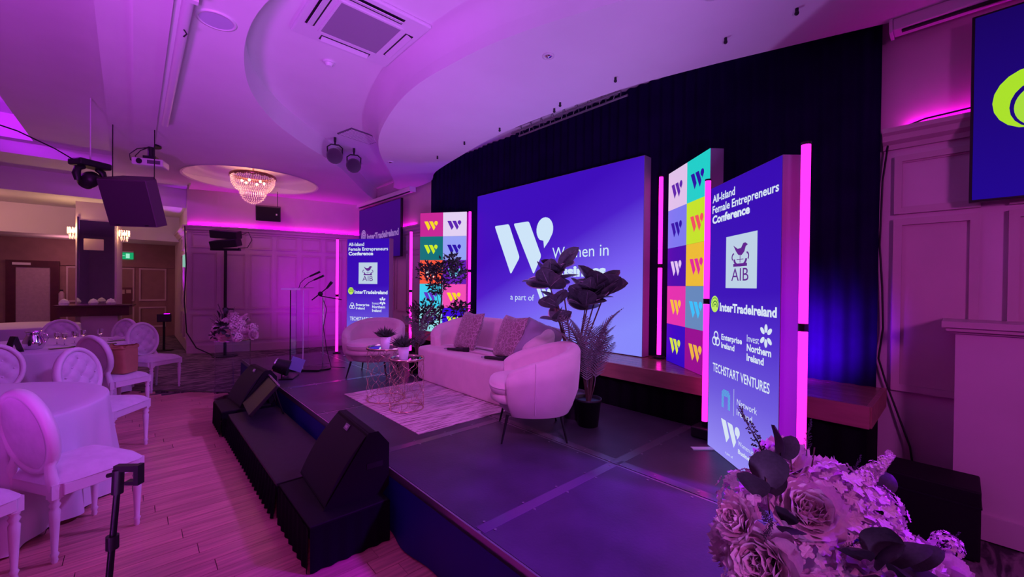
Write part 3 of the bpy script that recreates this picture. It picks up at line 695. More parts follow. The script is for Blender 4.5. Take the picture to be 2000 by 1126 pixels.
b = MB(); shell(b, .965, .40, 2.9, .37, lambda s: .79-.20*abs(s)**3.0, radians(118), .15, n=90, cy=-.02, lean=.015); obj('backrest', b, M_SOFA, sf)
def pillow(name, label, loc, rot, m, s=.50, cat='cushion', group=None):
    mb = MB()
    def f(sg):
        def fn(u, v):
            x, y = u*2-1, v*2-1; e = max(0, (1-x**4)*(1-y**4)); pin = 1-.07*(1-abs(x))*0-.06*(1-max(abs(x), abs(y)))
            k = 1-.10*((1-abs(x*y)))*max(abs(x), abs(y))**3
            return (x*s/2*k, y*s/2*k, sg*.075*e**.55+.008*noise.noise(Vector((x*2, y*2, sg))))
        return fn
    mb.grid(f(1), 18, 18); mb.grid(f(-1), 18, 18)
    o = obj(name, mb, m); o.location = loc; o.rotation_euler = rot; return tag(o, label, cat, group)
pillow('cushion', 'square crackle-patterned velvet cushion on the left half of the sofa', (3.14, 4.23, DZ+.635), Euler((radians(70), 0, radians(-98)), 'XYZ'), M_CUSH)
pillow('cushion', 'square crackle-patterned velvet cushion on the right half of the sofa', (3.13, 3.44, DZ+.635), Euler((radians(70), 0, radians(-102)), 'XYZ'), M_CUSH)
pillow('cushion', 'plain lilac grey cushion in the right corner of the sofa, behind the armchair', (3.22, 3.06, DZ+.62), Euler((radians(62), radians(18), radians(-58)), 'XYZ'), mat('lilac_velvet', (.30, .25, .35), .6, sheen=.4), s=.44)
rg = MB().b(1.70, 3.95, 2.96, 4.57, DZ+.0005, DZ+.006)
tag(obj('rug', rg, M_RUG), 'pale rug with dark streaks under the gold side tables', 'rug')
# gold wire side tables
def side_table(x, y, r, h, label):
    t = thing('side_table', label, 'table', (x, y, DZ+.006))
    def circ(z, rr=r, n=36): return [(rr*cos(2*pi*i/n), rr*sin(2*pi*i/n), z) for i in range(n)]
    obj('base_ring', MB().tube(circ(.006), .005, 6, closed=True), M_GOLD, t)
    tr_ = MB(); tr_.lathe([(r-.004, h-.012), (r+.006, h-.012), (r+.006, h+.010), (r-.004, h+.010), (r-.004, h-.012)], n=40); obj('top_ring', tr_, M_GOLD, t)
    obj('mirror_top', MB().cyl((0, 0, h-.008), (0, 0, h), r-.004, n=40), M_MIRROR, t)
    N = 8; per = (h-.02)/3.0
    for k in range(N):
        for sg in (-1, 1):
            pts = []
            for i in range(43):
                z = .006+(h-.02)*i/42; ph = 2*pi*z/per
                w = cos(ph); w = (abs(w)**.55)*(1 if w > 0 else -1)
                a = 2*pi*(k+.5)/N+sg*(pi/N)*(.5+.42*w)
                pts.append((r*cos(a), r*sin(a), z))
            obj('wire', MB().tube(pts, .0023, 4), M_GOLD, t)
        a = 2*pi*k/N; obj('wire', MB().tube([(r*cos(a), r*sin(a), .006), (r*cos(a), r*sin(a), .075)], .0026, 4), M_GOLD, t)
    return t
side_table(1.96, 4.10, .195, .545, 'taller gold wire side table with mirrored top, nearer the left armchair')
side_table(1.965, 3.655, .163, .49, 'shorter gold wire side table with mirrored top, nearer the camera')
def grass_pot(x, y, z, s, label):
    t = thing('potted_plant', label, 'plant', (x, y, z))
    p = MB(); p.lathe([(.001, 0), (.042, 0), (.058, .118), (.052, .118), (.050, .10), (.001, .10)], n=24); obj('pot', p, M_WHITE, t)
    g = MB(); R = random.Random(int(x*1000)+int(y*100))
    for i in range(230):
        a = R.random()*2*pi; tilt = R.random()**.7*1.05; L = (.075+.05*R.random())*s; b0 = Vector((.03*cos(a)*R.random(), .03*sin(a)*R.random(), .10)); d = Vector((cos(a)*sin(tilt), sin(a)*sin(tilt), cos(tilt)))
        s_ = Vector((-sin(a), cos(a), 0))*.0032; m1 = b0+d*L*.55+Vector((0, 0, .006)); e = b0+d*L-Vector((0, 0, .012*tilt))
        g.add([b0-s_, b0+s_, m1+s_*1.3, e, m1-s_*1.3], [(0, 1, 2, 3, 4)])
    tag(obj('foliage', g, M_SMALL, t), kind='stuff'); return t
grass_pot(1.93, 4.06, DZ+.551, 1.15, 'bushy green grass in a white pot on the taller side table')
grass_pot(1.93, 3.66, DZ+.496, 1.25, 'bushy green grass in a white pot on the shorter side table')
def microphone(x, y, z, a, label):
    t = thing('microphone', label, 'microphone', (x, y, z), a); t.scale = (1.15, 1.15, 1.15)
    obj('body', MB().cyl((-.09, 0, .017), (.10, 0, .017), .013, .019, n=14), M_BLACK, t)
    obj('head', MB().cyl((.10, 0, .019), (.155, 0, .022), .024, .026, n=14), M_GRILLE, t); obj('tail_ring', MB().cyl((-.125, 0, .015), (-.09, 0, .017), .008, .012, n=10), M_CHROME, t)
microphone(2.86, 4.13, DZ+.42, radians(-62), 'black handheld microphone lying on the seat in front of the left patterned cushion')
microphone(2.84, 3.38, DZ+.42, radians(-62), 'black handheld microphone lying on the seat in front of the right patterned cushion')
# ------------------------------------------------------------------ banquet chairs
def turned_leg(x, y, tilt=0):
    p = [(.012, 0), (.016, .015), (.013, .03), (.020, .05), (.0135, .062), (.022, .24), (.024, .30), (.017, .315), (.026, .335), (.018, .35), (.026, .365), (.026, .375)]
    mb = MB(); mb.lathe(p, (x, y, 0), 12); mb.b(x-.026, x+.026, y-.026, y+.026, .372, .455); return mb
def make_chair():
    t = thing('banquet_chair', 'white chair', 'chair')
    for x, y in ((-.205, .20), (.205, .20), (-.185, -.20), (.185, -.20)): obj('leg', turned_leg(x, y), M_CHAIRW, t)
    fr = MB(); P = [(-.215, -.205), (.215, -.205), (.235, .215), (-.235, .215)]
    for i in range(4):
        a = Vector((*P[i], .418)); b = Vector((*P[(i+1) % 4], .418)); d = b-a; fr.box((a+b)/2, (d.length-.05, .026, .066), rz=atan2(d.y, d.x))
    obj('seat_frame', fr, M_CHAIRW, t, bev=.004)
    s = MB()
    def fn(u, v):
        x, y = superc(2*pi*u, .245*min(1, v), .232*min(1, v), 6); k = min(1, v)
        return (x*(1+.06*(y/.23)), y+.008, .452+.052*(1-k**6)+.018*(1-k*k))
    s.grid(lambda u, v: fn(u, 1-v) if v < .999 else (0, .008, .522), 36, 8, closed_u=True); obj('seat', s, M_PAD, t)
    T = Matrix.Translation((0, -.225, .742)) @ Matrix.Rotation(radians(10), 4, 'X')
    f = MB(); f.T = T; n = 40; prof = [(-.012, -.028), (.014, -.030), (.026, -.012), (.026, .012), (.014, .030), (-.012, .028)]
    def ov(i): a = 2*pi*i/n; return Vector((.205*cos(a), 0, .235*sin(a))), Vector((cos(a)*.235, 0, sin(a)*.205)).normalized()
    vs = []
    for i in range(n):
        c, q = ov(i)
        for a, b in prof: vs.append(c+q*a+Vector((0, b, 0)))
    m = len(prof); f.add(vs, [(i*m+j, i*m+(j+1) % m, ((i+1) % n)*m+(j+1) % m, ((i+1) % n)*m+j) for i in range(n) for j in range(m)], True)
    obj('back_frame', f, M_CHAIRW, t)
    for sg in (-1, 1):
        ped = MB(); ped.tube([(sg*.185, -.20, .42), (sg*.178, -.212, .50), (sg*.150, -.205, .555), (sg*.165, -.198, .60), (sg*.185, -.203, .64)], [.030, .028, .025, .024, .020], 8); obj('back_post', ped, M_CHAIRW, t)
    bt = [(x*.075, z*.08) for z in (-2, -1, 0, 1, 2) for x in (([-1, 1]) if z % 2 else ([-2, 0, 2] if abs(z) < 2 else [0]))]
    pd = MB(); pd.T = T
    def front(u, v):
        r = 1-v; x = .196*r*cos(2*pi*u); z = .226*r*sin(2*pi*u); h = .030*(1-r**6)
        for bx, bz in bt: h -= .017*math.exp(-((x-bx)**2+(z-bz)**2)/.0006)
        for bx, bz in bt: pass
        h += .004*abs(sin((x/.075+z/.08)*pi/2))*abs(sin((x/.075-z/.08)*pi/2))*(1-r**8)*3-.004
        return (x, .008+h, z)
    pd.grid(front, 60, 22, closed_u=True)
    pd.grid(lambda u, v: (.196*(1-v)*cos(2*pi*u), -.016-.008*(1-(1-v)**4), .226*(1-v)*sin(2*pi*u)), 40, 6, closed_u=True)
    obj('back_pad', pd, M_PAD, t)
    b_ = MB(); b_.T = T
    for bx, bz in bt: b_.ball((bx, .022, bz), .007, 8, 5)
    obj('button', b_, M_PAD, t)
    return t
index_kids()
CH = [(-.265, 3.755, (.85, .53), 'white oval-backed banquet chair seen from behind, nearest whole chair at the left'),
      (-.76, 3.47, (.80, .60), 'white banquet chair at the left edge, only its seat and front leg in view'),
      (-.26, 1.94, (1, 0), 'white banquet chair seat at the bottom edge beside the black stand'),
      (-.20, 5.40, (.82, -.57), 'white banquet chair beyond the near table, showing its buttoned back'),
      (-.17, 6.87, (.77, .64), 'white banquet chair with a brown bag on its seat'),
      (.22, 8.19, (.6, -.8), 'white round-backed chair turned out at the right side of the far table'),
      (-.30, 9.22, (-.75, -.66), 'white oval-backed chair tucked behind the far table, right of centre'),
      (-.87, 9.46, (.0, -1), 'white oval-backed chair tucked behind the far table at its middle'),
      (-1.58, 9.30, (.5, -.86), 'white oval-backed chair behind the far table at the left edge'),
      (-.98, 6.12, (.25, -.97), 'white banquet chair between the two tables at the left edge, buttoned back showing')]
c0 = make_chair(); index_kids(); first = True
for x, y, f, lab in CH:
    c = c0 if first else copy_tree(c0); first = False
    c.location = (x, y, 0); c.rotation_euler = (0, 0, facing(*f)); tag(c, lab, 'chair', 'oval-backed banquet chairs')
# ------------------------------------------------------------------ round tables
def round_table(x, y, label_t, label_c, R=.92, seed=1):
    t = thing('round_table', label_t, 'table', (x, y, 0))
    obj('tabletop', MB().cyl((0, 0, .715), (0, 0, .74), R-.02, n=40), M_DWOOD, t)
    obj('pedestal', MB().cyl((0, 0, .03), (0, 0, .715), .05, n=12), M_BLACKM, t); obj('base', MB().cyl((0, 0, 0), (0, 0, .03), .35, n=24), M_BLACKM, t)
    c = MB(); rr = random.Random(seed); ph = [rr.random()*6 for _ in range(4)]
    zs = [(.001, .745), (R*.5, .745), (R*.9, .745), (R-.012, .744), (R-.002, .738), (R+.002, .725)]
    def fn(u, v):
        a = 2*pi*u; j = int(round(v*14))
        if j <= 5: r, z = zs[j]; return (r*cos(a), r*sin(a), z)
        f = (j-5)/9; z = .725-.70*f+.012*f*sin(a*9+ph[0])
        fold = (sin(a*17+ph[1]+.8*sin(a*3+ph[2]))+.5*sin(a*31+ph[3]))
        r = R+.002+.028*f+.036*f*fold+.05*f*(1 if False else .4*sin(a*4+ph[0])); return (r*cos(a), r*sin(a), z)
    c.grid(fn, 340, 14, closed_u=True)
    o = obj('tablecloth', c, M_CLOTH); o.location = (x, y, 0); tag(o, label_c, 'tablecloth', 'white round tablecloths')
round_table(-1.07, 4.57, 'round table under the nearest white cloth at the left edge', 'white cloth over the nearest empty round table', seed=1)
round_table(-.985, 8.40, 'round table under the cloth set with glasses and a jug', 'white cloth over the far round table set with a jug and glasses', seed=2)
round_table(-1.75, 12.3, 'round table under the furthest white cloth by the lobby door', 'white cloth over the furthest round table by the lobby door', seed=3)
def cell(name, mb, m, loc, label, cat, group=None, rz=0):
    o = obj(name, mb, m); o.location = loc; o.rotation_euler = (0, 0, rz); return tag(o, label, cat, group)
# items on the far table (top z .746)
TZ = .746
v = thing('water_jug', 'shiny silver bulbous jug on the far table', 'jug', (-.95, 7.95, TZ))
obj('body', MB().lathe([(.001, 0), (.075, 0), (.10, .05), (.098, .10), (.065, .17), (.060, .20), (.078, .225), (.072, .225), (.055, .20)], n=28), M_CHROME, v); obj('handle', MB().tube([(.06, 0, .20), (.11, 0, .19), (.125, 0, .13), (.095, 0, .07)], .007, 6), M_CHROME, v)
s = thing('table_number_stand', 'small black A-shaped stand on the far table left of the jug', 'sign', (-1.08, 7.72, TZ), radians(35))
for sg in (-1, 1): obj('panel', MB().box((sg*.032, 0, .095), (.012, .10, .20), rot=Matrix.Rotation(sg*radians(-17), 3, 'Y')), M_BLACK, s)
def glass(x, y, lab):
    g = thing('wine_glass', lab, 'glass', (x, y, TZ), 0, 'wine glasses on the far table')
    obj('bowl', MB().lathe([(.003, .075), (.025, .09), (.036, .125), (.030, .17)], n=16), M_GLASS, g); obj('stem', MB().lathe([(.034, 0), (.033, .004), (.005, .01), (.004, .075)], n=12), M_GLASS, g)
for x, y, lab in ((-.78, 8.25, 'wine glass just right of the jug on the far table'), (-.70, 8.12, 'second wine glass right of the jug on the far table'), (-.62, 8.30, 'third wine glass right of the jug on the far table'), (-.38, 8.55, 'lone wine glass in front of the middle far chair'), (-.55, 8.45, 'wine glass between the jug group and the lone glass')): glass(x, y, lab)
for x, y, a, lab in ((-.70, 7.82, .3, 'dark folded menu lying in front of the jug'), (-.52, 7.90, -.2, 'dark folded menu lying right of the jug'), (-.18, 8.35, .5, 'dark folded menu at the right of the far table'), (-.30, 7.98, .1, 'dark folded menu nearest the bag chair')):
    mb = MB(); mb.b(-.11, .11, -.05, .05, 0, .004); mb.b(-.105, .105, -.045, .045, .004, .006); cell('menu_card', mb, M_BLACK, (x, y, TZ), lab, 'menu', rz=a)
nb = MB(); nb.grid(lambda u, v: ((u-.5)*.22, (v-.5)*.14, .012+.04*abs(sin(u*5))*(1-abs(2*v-1))), 12, 8); nb.b(-.11, .11, -.07, .07, 0, .012)
cell('napkin', nb, M_CLOTH, (-.17, 8.60, TZ), 'crumpled white napkin at the right edge of the far table', 'napkin', rz=.4)
cell('napkin', nb, M_CLOTH, (-1.95, 11.9, TZ), 'crumpled napkin on the furthest table', 'napkin')
cell('menu_card', MB().b(-.12, .12, -.03, .03, 0, .005), M_BLACK, (-1.12, 4.98, TZ), 'dark pen case lying on the nearest empty table', 'case', rz=.2)
# brown bag on the chair
bg = thing('paper_bag', 'brown bag with folded top standing on a chair seat', 'bag', (-.16, 6.86, .523), facing(.77, .64)+.25); bg.scale = (1.12, 1.12, 1.1)
def bagf(u, v):
    x, y = superc(2*pi*u, .155-.012*v, .10+.012*v, 7); return (x+.008*noise.noise(Vector((x*9, y*9, v*4))), y+.010*noise.noise(Vector((y*9, v*5, x*5))), .26*v)
b = MB(); b.grid(bagf, 48, 8, closed_u=True); b.prism([superc(2*pi*i/24, .15, .095, 7) for i in range(24)], 0, .004); obj('body', b, M_PAPER, bg)
b = MB(); b.grid(lambda u, v: (superc(2*pi*u, .145+.010*v, .112+.012*sin(v*3), 7)[0], superc(2*pi*u, .145+.010*v, .112+.012*sin(v*3), 7)[1], .255+.035*v+.012*sin(u*40)*v), 48, 4, closed_u=True); obj('folded_rim', b, M_PAPER, bg)
obj('handle', MB().tube([(-.06, .11, .25), (-.055, .15, .20), (0, .165, .17), (.055, .15, .20), (.06, .11, .25)], .005, 6), M_PAPER, bg)
# ------------------------------------------------------------------ sound and light gear
def wedge(name, label, loc, rz, logo=True, s=1.0):
    """stage monitor: local -X grille leaning back"""
    t = thing(name, label, 'speaker', loc, rz)
    prof = [(-.20, 0), (.10, 0), (.135, .04), (.135, .27), (.075, .345), (.03, .345)]
    prof = [(x*s, z*s) for x, z in prof]
    c = MB(); n = len(prof); L = .275*s
    vs = [(x, y, z) for y in (-L, L) for x, z in prof]
    c.add(vs, [(i, (i+1) % n, n+(i+1) % n, n+i) for i in range(n)]+[tuple(range(n)), tuple(range(n, 2*n))]); obj('cabinet', c, M_BOX, t, bev=.008)
    a = Vector((-.20*s, 0, 0)); b_ = Vector((.03*s, 0, .345*s)); d = (b_-a).normalized(); nn = Vector((-d.z, 0, d.x))
    g = MB()
    def gf(u, v):
        p = a+(b_-a)*(.04+.92*v)+nn*(.006+.022*sin(pi*v)); return (p.x, -L+.018+(2*L-.036)*u, p.z)
    g.grid(gf, 2, 10); vs = [gf(u, j/10) for u in (0, 1) for j in range(11)]
    g.add([gf(0, j/10) for j in range(11)]+[tuple(a+(b_-a)*.96), ][:0], [tuple(range(11))]); g.add([gf(1, j/10) for j in range(11)], [tuple(range(11))])
    o = obj('grille', g, M_GRILLE, t)
    if logo:
        p = a+(b_-a)*.90+nn*.017; R = Matrix((Vector((0, -1, 0)), d, nn)).transposed()
        plate = MB(); plate.box(p+Vector((0, .0, 0)), (.062*s, .034*s, .004), rot=R); obj('badge', plate, mat('badge_plate', (.22, .2, .27), .4), t)
        lt = MB()
        for k, sh in enumerate(((0, 0, .003, .018), (.006, 0, .01, .003), (0, 0, .003, .018))): lt.box(p+nn*.003+R@Vector((-.015+.014*k, 0, 0)), (.005, .018, .002), rot=R)
        obj('badge_mark', lt, M_WHITE, t)
    obj('handle_cup', MB().box((.06*s, -L-.001, .17*s), (.09*s, .006, .03*s)), M_BLACK, t)
    return t
def plinth(x, y, w, d, label):
    t = thing('speaker_plinth', label, 'plinth', (x, y, 0))
    b = MB(); b.b(-w/2, w/2, -d/2, d/2, .19, .262); obj('top', b, M_BOX, t, bev=.006)
    c = MB(); per_ = [(-w/2, -d/2), (w/2, -d/2), (w/2, d/2), (-w/2, d/2), (-w/2, -d/2)]
    for k in range(4):
        p0 = Vector(per_[k]); p1 = Vector(per_[k+1]); dd = (p1-p0); nn = Vector((dd.y, -dd.x)).normalized(); L = dd.length
        def fn(u, v, p0=p0, dd=dd, nn=nn, L=L):
            q = p0+dd*u+nn*(.003+.006*(1+sin(u*L*2*pi/.09))*(1-v*.6)); return (q.x, q.y, .004+.245*v)
        c.grid(fn, int(L*90), 2)
    obj('skirt', c, M_BSKIRT, t)
plinth(.955, 2.76, .47, .66, 'black skirted plinth carrying the near stage monitor')
plinth(.90, 5.50, .46, .58, 'black skirted plinth carrying the far stage monitor')
wedge('stage_monitor', 'large black wedge monitor nearest the camera with a small pale badge', (1.085, 2.85, .263), radians(-3), s=1.16)
wedge('stage_monitor', 'black wedge monitor at the far end of the stage step', (1.03, 5.55, .263), radians(4), s=1.05)
# tilted flat confidence screen at the end of the step
cs = thing('prompt_screen', 'flat black prompt screen tilted back on the far end of the step', 'screen', (.98, 5.02, .241), radians(-4))
R_ = Matrix.Rotation(radians(-48), 3, 'Y')
obj('panel', MB().box((0, 0, .19), (.035, .62, .36), rot=Matrix.Rotation(radians(42), 3, 'Y')), M_BLACK, cs, bev=.006)
obj('top_trim', MB().box((.125, 0, .335), (.03, .62, .012), rot=Matrix.Rotation(radians(42), 3, 'Y')), mat('grey_trim', (.3, .22, .27), .35), cs)
for sg in (-.2, .2): obj('prop_leg', MB().cyl((.10, sg, .29), (.19, sg, .0), .008, n=8), M_BLACKM, cs)
# small clamp lamp with a pale card flap at the stage edge
pl = thing('par_lamp', 'small black flood lamp with a pale blue flap on the stage edge', 'lamp', (1.42, 5.85, DZ), radians(-30))
obj('body', MB().cyl((-.10, 0, .17), (.05, 0, .12), .085, .10, n=20), M_BLACK, pl); obj('rim', MB().cyl((-.115, 0, .175), (-.10, 0, .17), .09, .09, n=20), M_CHROME, pl)
obj('flap', MB().box((.14, .0, .17), (.16, .006, .17), rot=Matrix.Rotation(radians(20), 3, 'Y')), mat('pale_card', (.30, .42, .72), .5), pl)
obj('yoke', MB().tube([(0, -.12, .14), (0, -.12, .02), (0, .12, .02), (0, .12, .14)], .008, 6), M_BLACKM, pl); obj('base_bar', MB().b(-.03, .13, -.14, .14, .0, .018), M_BLACKM, pl)
# acrylic lectern
lt = thing('lectern', 'clear acrylic lectern with black base and two gooseneck microphones', 'lectern', (1.71, 6.30, DZ), radians(-42))
obj('base', MB().b(-.10, .34, -.14, .14, 0, .025), M_BLACK, lt, bev=.005)
obj('column_panel', MB().b(-.09, .09, -.085, -.075, .025, 1.12), M_ACRYL, lt); obj('column_panel', MB().b(-.09, -.08, -.075, .075, .025, 1.12), M_ACRYL, lt); obj('column_panel', MB().b(-.09, .09, .075, .085, .025, 1.12), M_ACRYL, lt)
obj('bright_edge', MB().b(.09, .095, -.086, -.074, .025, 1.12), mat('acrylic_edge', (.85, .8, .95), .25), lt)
obj('top_shelf', MB().box((-.02, 0, 1.145), (.26, .40, .012), rot=Matrix.Rotation(radians(-4), 3, 'Y')), M_ACRYL, lt)
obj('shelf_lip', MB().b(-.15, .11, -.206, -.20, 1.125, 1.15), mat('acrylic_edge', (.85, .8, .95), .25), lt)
for k, (y0, dz) in enumerate(((-.06, .02), (.06, -.03))):
    g = MB(); g.tube([(.02, y0, 1.15), (.04, y0, 1.20+dz), (.10, y0, 1.26+dz), (.18, y0, 1.30+dz)], .005, 6); obj('gooseneck', g, M_BLACK, lt)
    obj('microphone_head', MB().cyl((.17, y0, 1.295+dz), (.31, y0, 1.36+dz), .012, .016, n=10), M_BLACK, lt)
ms = thing('microphone_stand', 'black boom microphone stand with cable beside the lectern', 'microphone stand', (1.97, 6.12, DZ), radians(-42))
obj('base', MB().cyl((0, 0, 0), (0, 0, .02), .11, n=24), M_BLACK, ms); obj('pole', MB().cyl((0, 0, .02), (0, 0, 1.02), .010, n=8), M_CHROME, ms)
obj('boom', MB().cyl((-.16, 0, .98), (.06, 0, 1.16), .008, n=8), M_BLACKM, ms); obj('clutch', MB().ball((-.04, 0, 1.07), .035), M_BLACK, ms)
obj('microphone_head', MB().cyl((.05, 0, 1.15), (.12, 0, 1.24), .014, .022, n=12), M_BLACK, ms)
obj('side_arm', MB().cyl((-.04, 0, 1.04), (.26, 0, .99), .007, n=8), M_BLACKM, ms)
obj('cable', MB().tube([(.0, 0, 1.0), (.05, .0, .85), (.02, -.03, .6), (.06, -.02, .3), (.12, 0, .03), (.30, .05, .012)], .005, 5), M_BLACK, ms)
# tall lamp stand at the left
lsd = thing('light_stand', 'tall black pole stand with stacked lamp heads by the curved wall', 'light stand', (1.45, 10.85, .004))
obj('base', MB().cyl((0, 0, 0), (0, 0, .02), .24, n=24), M_BLACK, lsd); obj('pole', MB().cyl((0, 0, .02), (0, 0, 2.32), .030, n=12), M_BLACKM, lsd); obj('collar', MB().cyl((0, 0, 1.0), (0, 0, 1.06), .05, n=12), M_BLACK, lsd)
obj('collar_knob', MB().cyl((0, 0, 1.03), (.14, -.08, 1.03), .014, n=8), M_BLACK, lsd)
obj('crossbar', MB().box((0, 0, 2.33), (.62, .06, .05), rz=radians(-40)), M_BLACKM, lsd)
for k, (zz, tl) in enumerate(((2.46, -6), (2.66, 4))):
    h = obj('lamp_head', MB().box((0, -.02, zz), (.58, .20, .17), rot=Matrix.Rotation(radians(-42), 3, 'Z') @ Matrix.Rotation(radians(tl), 3, 'Y') @ Matrix.Rotation(radians(15), 3, 'X')), M_BLACK, lsd, bev=.012)
obj('cable', MB().tube([(.25, -.2, 2.65), (.38, -.26, 2.72), (.44, -.3, 2.55), (.36, -.28, 2.38), (.2, -.2, 2.36)], .008, 5), M_BLACK, lsd)
# near clamp stand bottom left
ns = thing('phone_stand', 'thin black tripod stand with a clamp head in the left foreground', 'tripod', (-.065, 1.57, 0), 0)
def npt(z): return Vector((-.030*(1.12-z)/.3*.26-.00, -.012*(1.12-z), z))
obj('pole', MB().tube([(-.022, -.016, .25), (.031, .008, 1.06)], [.0095, .0075], 12), M_BLACKM, ns)
obj('lower_pole', MB().tube([(-.030, -.022, .10), (-.0, -.007, .60)], .0115, 12), M_BLACKM, ns)
for z in (.90, .60): p = Vector((-.022, -.016, .25)).lerp(Vector((.031, .008, 1.06)), (z-.25)/.81); obj('lock_collar', MB().cyl(p-Vector((0, 0, .018)), p+Vector((0, 0, .018)), .0145, n=12), M_BLACK, ns)
obj('head_block', MB().cyl((.030, .007, 1.03), (.032, .009, 1.095), .0135, n=12), M_BLACK, ns)
RZ = Matrix.Rotation(radians(-40), 3, 'Z')
obj('clamp', MB().box((.050, -.006, 1.10), (.06, .018, .016), rot=RZ).box((.074, -.026, 1.082), (.012, .022, .055), rot=RZ).box((.062, -.016, 1.06), (.03, .02, .010), rot=RZ), M_BLACK, ns)
obj('clamp_lever', MB().cyl((.03, .01, 1.085), (.01, .028, 1.078), .006, n=8), M_BLACK, ns)
for a in (20, 140, 260): obj('leg', MB().tube([(-.028, -.02, .18), (-.028+.26*cos(radians(a)), -.02+.26*sin(radians(a)), .008)], .008, 8), M_BLACKM, ns)
# ------------------------------------------------------------------ ceiling gear
def on_ceiling(name, label, cat, x, y, z, rz=0): return thing(name, label, cat, (x, y, z), rz)
ac = on_ceiling('air_conditioner', 'square white ceiling cassette air conditioner with a grey grille', 'air conditioner', 1.54, 3.81, 4.02)
M_ACG = mat('ac_grille', (.30, .28, .33), .5, bump=.5, bscale=400)
f = MB(); f.b(-.475, .475, -.475, .475, -.035, 0); obj('panel', f, M_WHITE, ac, bev=.012)
obj('return_grille', MB().b(-.27, .27, -.27, .27, -.042, -.035), M_ACG, ac); rim = MB()
for a in ((-.29, .29, -.29, -.27), (-.29, .29, .27, .29), (-.29, -.27, -.27, .27), (.27, .29, -.27, .27)): rim.b(*a, -.046, -.035)
obj('grille_rim', rim, M_WHITE, ac)
for k in range(4):
    v = obj('air_slot', MB().b(-.24, .24, -.415, -.335, -.038, -.0352), M_BLACK, ac, rz=k*pi/2); obj('louvre', MB().box((0, -.375, -.045), (.46, .055, .006), rot=Matrix.Rotation(radians(20), 3, 'X')), M_WHITE, v)
sd = on_ceiling('smoke_detector', 'small round white smoke detector beside the air conditioner', 'detector', 1.54, 4.66, 4.02); obj('base', MB().cyl((0, 0, -.02), (0, 0, 0), .06, n=20), M_WHITE, sd); obj('sensor', MB().cyl((0, 0, -.05), (0, 0, -.02), .03, .045, n=16), M_WHITE, sd)
def hung_par(x, y, z, label, rz):
    t = on_ceiling('spotlight', label, 'spotlight', x, y, z, rz)
    obj('clamp', MB().b(-.02, .02, -.03, .03, -.06, 0).cyl((0, 0, -.12), (0, 0, -.04), .014, n=8), M_BLACK, t)
    obj('yoke', MB().tube([(-.11, 0, -.30), (-.115, 0, -.16), (-.06, 0, -.115), (.06, 0, -.115), (.115, 0, -.16), (.11, 0, -.30)], .011, 6), M_BLACKM, t)
    obj('body', MB().cyl((0, .12, -.27), (0, -.10, -.33), .095, .125, n=20), M_BLACK, t, rot=(0, 0, 0)); obj('lens', MB().cyl((0, -.10, -.33), (0, -.108, -.332), .11, n=20), mat('dark_lens', (.05, .03, .06), .1), t)
hung_par(2.42, 7.0, 4.02, 'left of two black spotlights hanging in the ceiling recess', -.36); hung_par(2.86, 7.32, 4.02, 'right of two black spotlights hanging in the ceiling recess', -.42)
vt = on_ceiling('ceiling_vent', 'flat grey air vent beside the two hanging spotlights', 'vent', 2.70, 6.62, 4.02, .2); obj('frame', MB().b(-.30, .30, -.20, .20, -.015, 0), mat('vent_grey', (.12, .1, .14), .5), vt)
for k in range(8): obj('slat', MB().b(-.28, .28, -.17+k*.046, -.15+k*.046, -.022, -.015), M_WHITE, vt)
dl = [(2.75, 2.55, 'round recessed downlight near the middle of the curved soffit'), (3.02, 1.22, 'round recessed downlight at the top edge of the curved soffit'), (3.2, 6.6, 'small recessed downlight at the far end of the curved soffit')]
for x, y, lab in dl:
    t = on_ceiling('downlight', lab, 'downlight', x, y, 3.70); obj('rim', MB().lathe([(.055, 0), (.055, -.008), (.036, -.010), (.034, .0)], n=24), M_WHITE, t); obj('lens', MB().lathe([(.034, -.004), (.02, -.014), (.001, -.018)], n=16), M_CHROME, t)
bolts = [(3.93, 3.25), (3.55, 4.15), (3.52, 4.9), (3.60, 5.75), (3.52, 2.35), (3.62, 1.35), (3.55, 3.1), (3.70, .85)]
WORDS = ['leftmost', 'second from the left', 'third from the left', 'fourth from the left', 'fourth from the right', 'third from the right', 'second from the right', 'rightmost']
for (x, y), wd in zip(sorted(bolts, key=lambda q: -q[1]), WORDS):
    tag(obj('ceiling_hook', MB().cyl((0, 0, -.03), (0, 0, 0), .012, n=8).ball((0, 0, -.035), .016, 8, 5), M_BLACK, loc=(min(x, 3.62), y, 3.70)), 'small black rigging hook, %s of those in the curved soffit' % wd, 'hook', 'rigging hooks in the curved soffit')
cspk = on_ceiling('ceiling_speaker', 'round flush ceiling speaker at the top left', 'speaker', .47, 4.02, 3.70); obj('ring', MB().lathe([(.135, 0), (.135, -.01), (.115, -.012), (.112, 0)], n=32), M_WHITE, cspk); obj('grille', MB().cyl((0, 0, -.008), (0, 0, 0), .113, n=32), mat('speaker_cloth', (.5, .48, .62), .8), cspk)
tb = on_ceiling('screen_tube', 'long thin white roller tube hung under the left ceiling', 'projector screen', .27, 3.6, 3.70)
obj('tube', MB().cyl((0, .05, -.09), (0, 3.25, -.09), .035, n=16), M_WHITE, tb); obj('end_bracket', MB().b(-.05, .05, 0, .05, -.14, 0), M_WHITE, tb); obj('end_bracket', MB().b(-.02, .02, 3.25, 3.27, -.12, 0), M_WHITE, tb)
obj('hook', MB().tube([(0, .5, -.12), (.02, .5, -.15), (.0, .5, -.18)], .006, 5), M_BLACK, tb)
tr_ = on_ceiling('lighting_truss', 'short aluminium lighting truss above the large screen', 'truss', 4.10, 2.66, 3.86)
for dx, dz in ((0, 0), (.14, 0), (.07, .12)): obj('chord', MB().cyl((dx, 0, dz), (dx, 1.85, dz), .014, n=8), M_ALU, tr_)
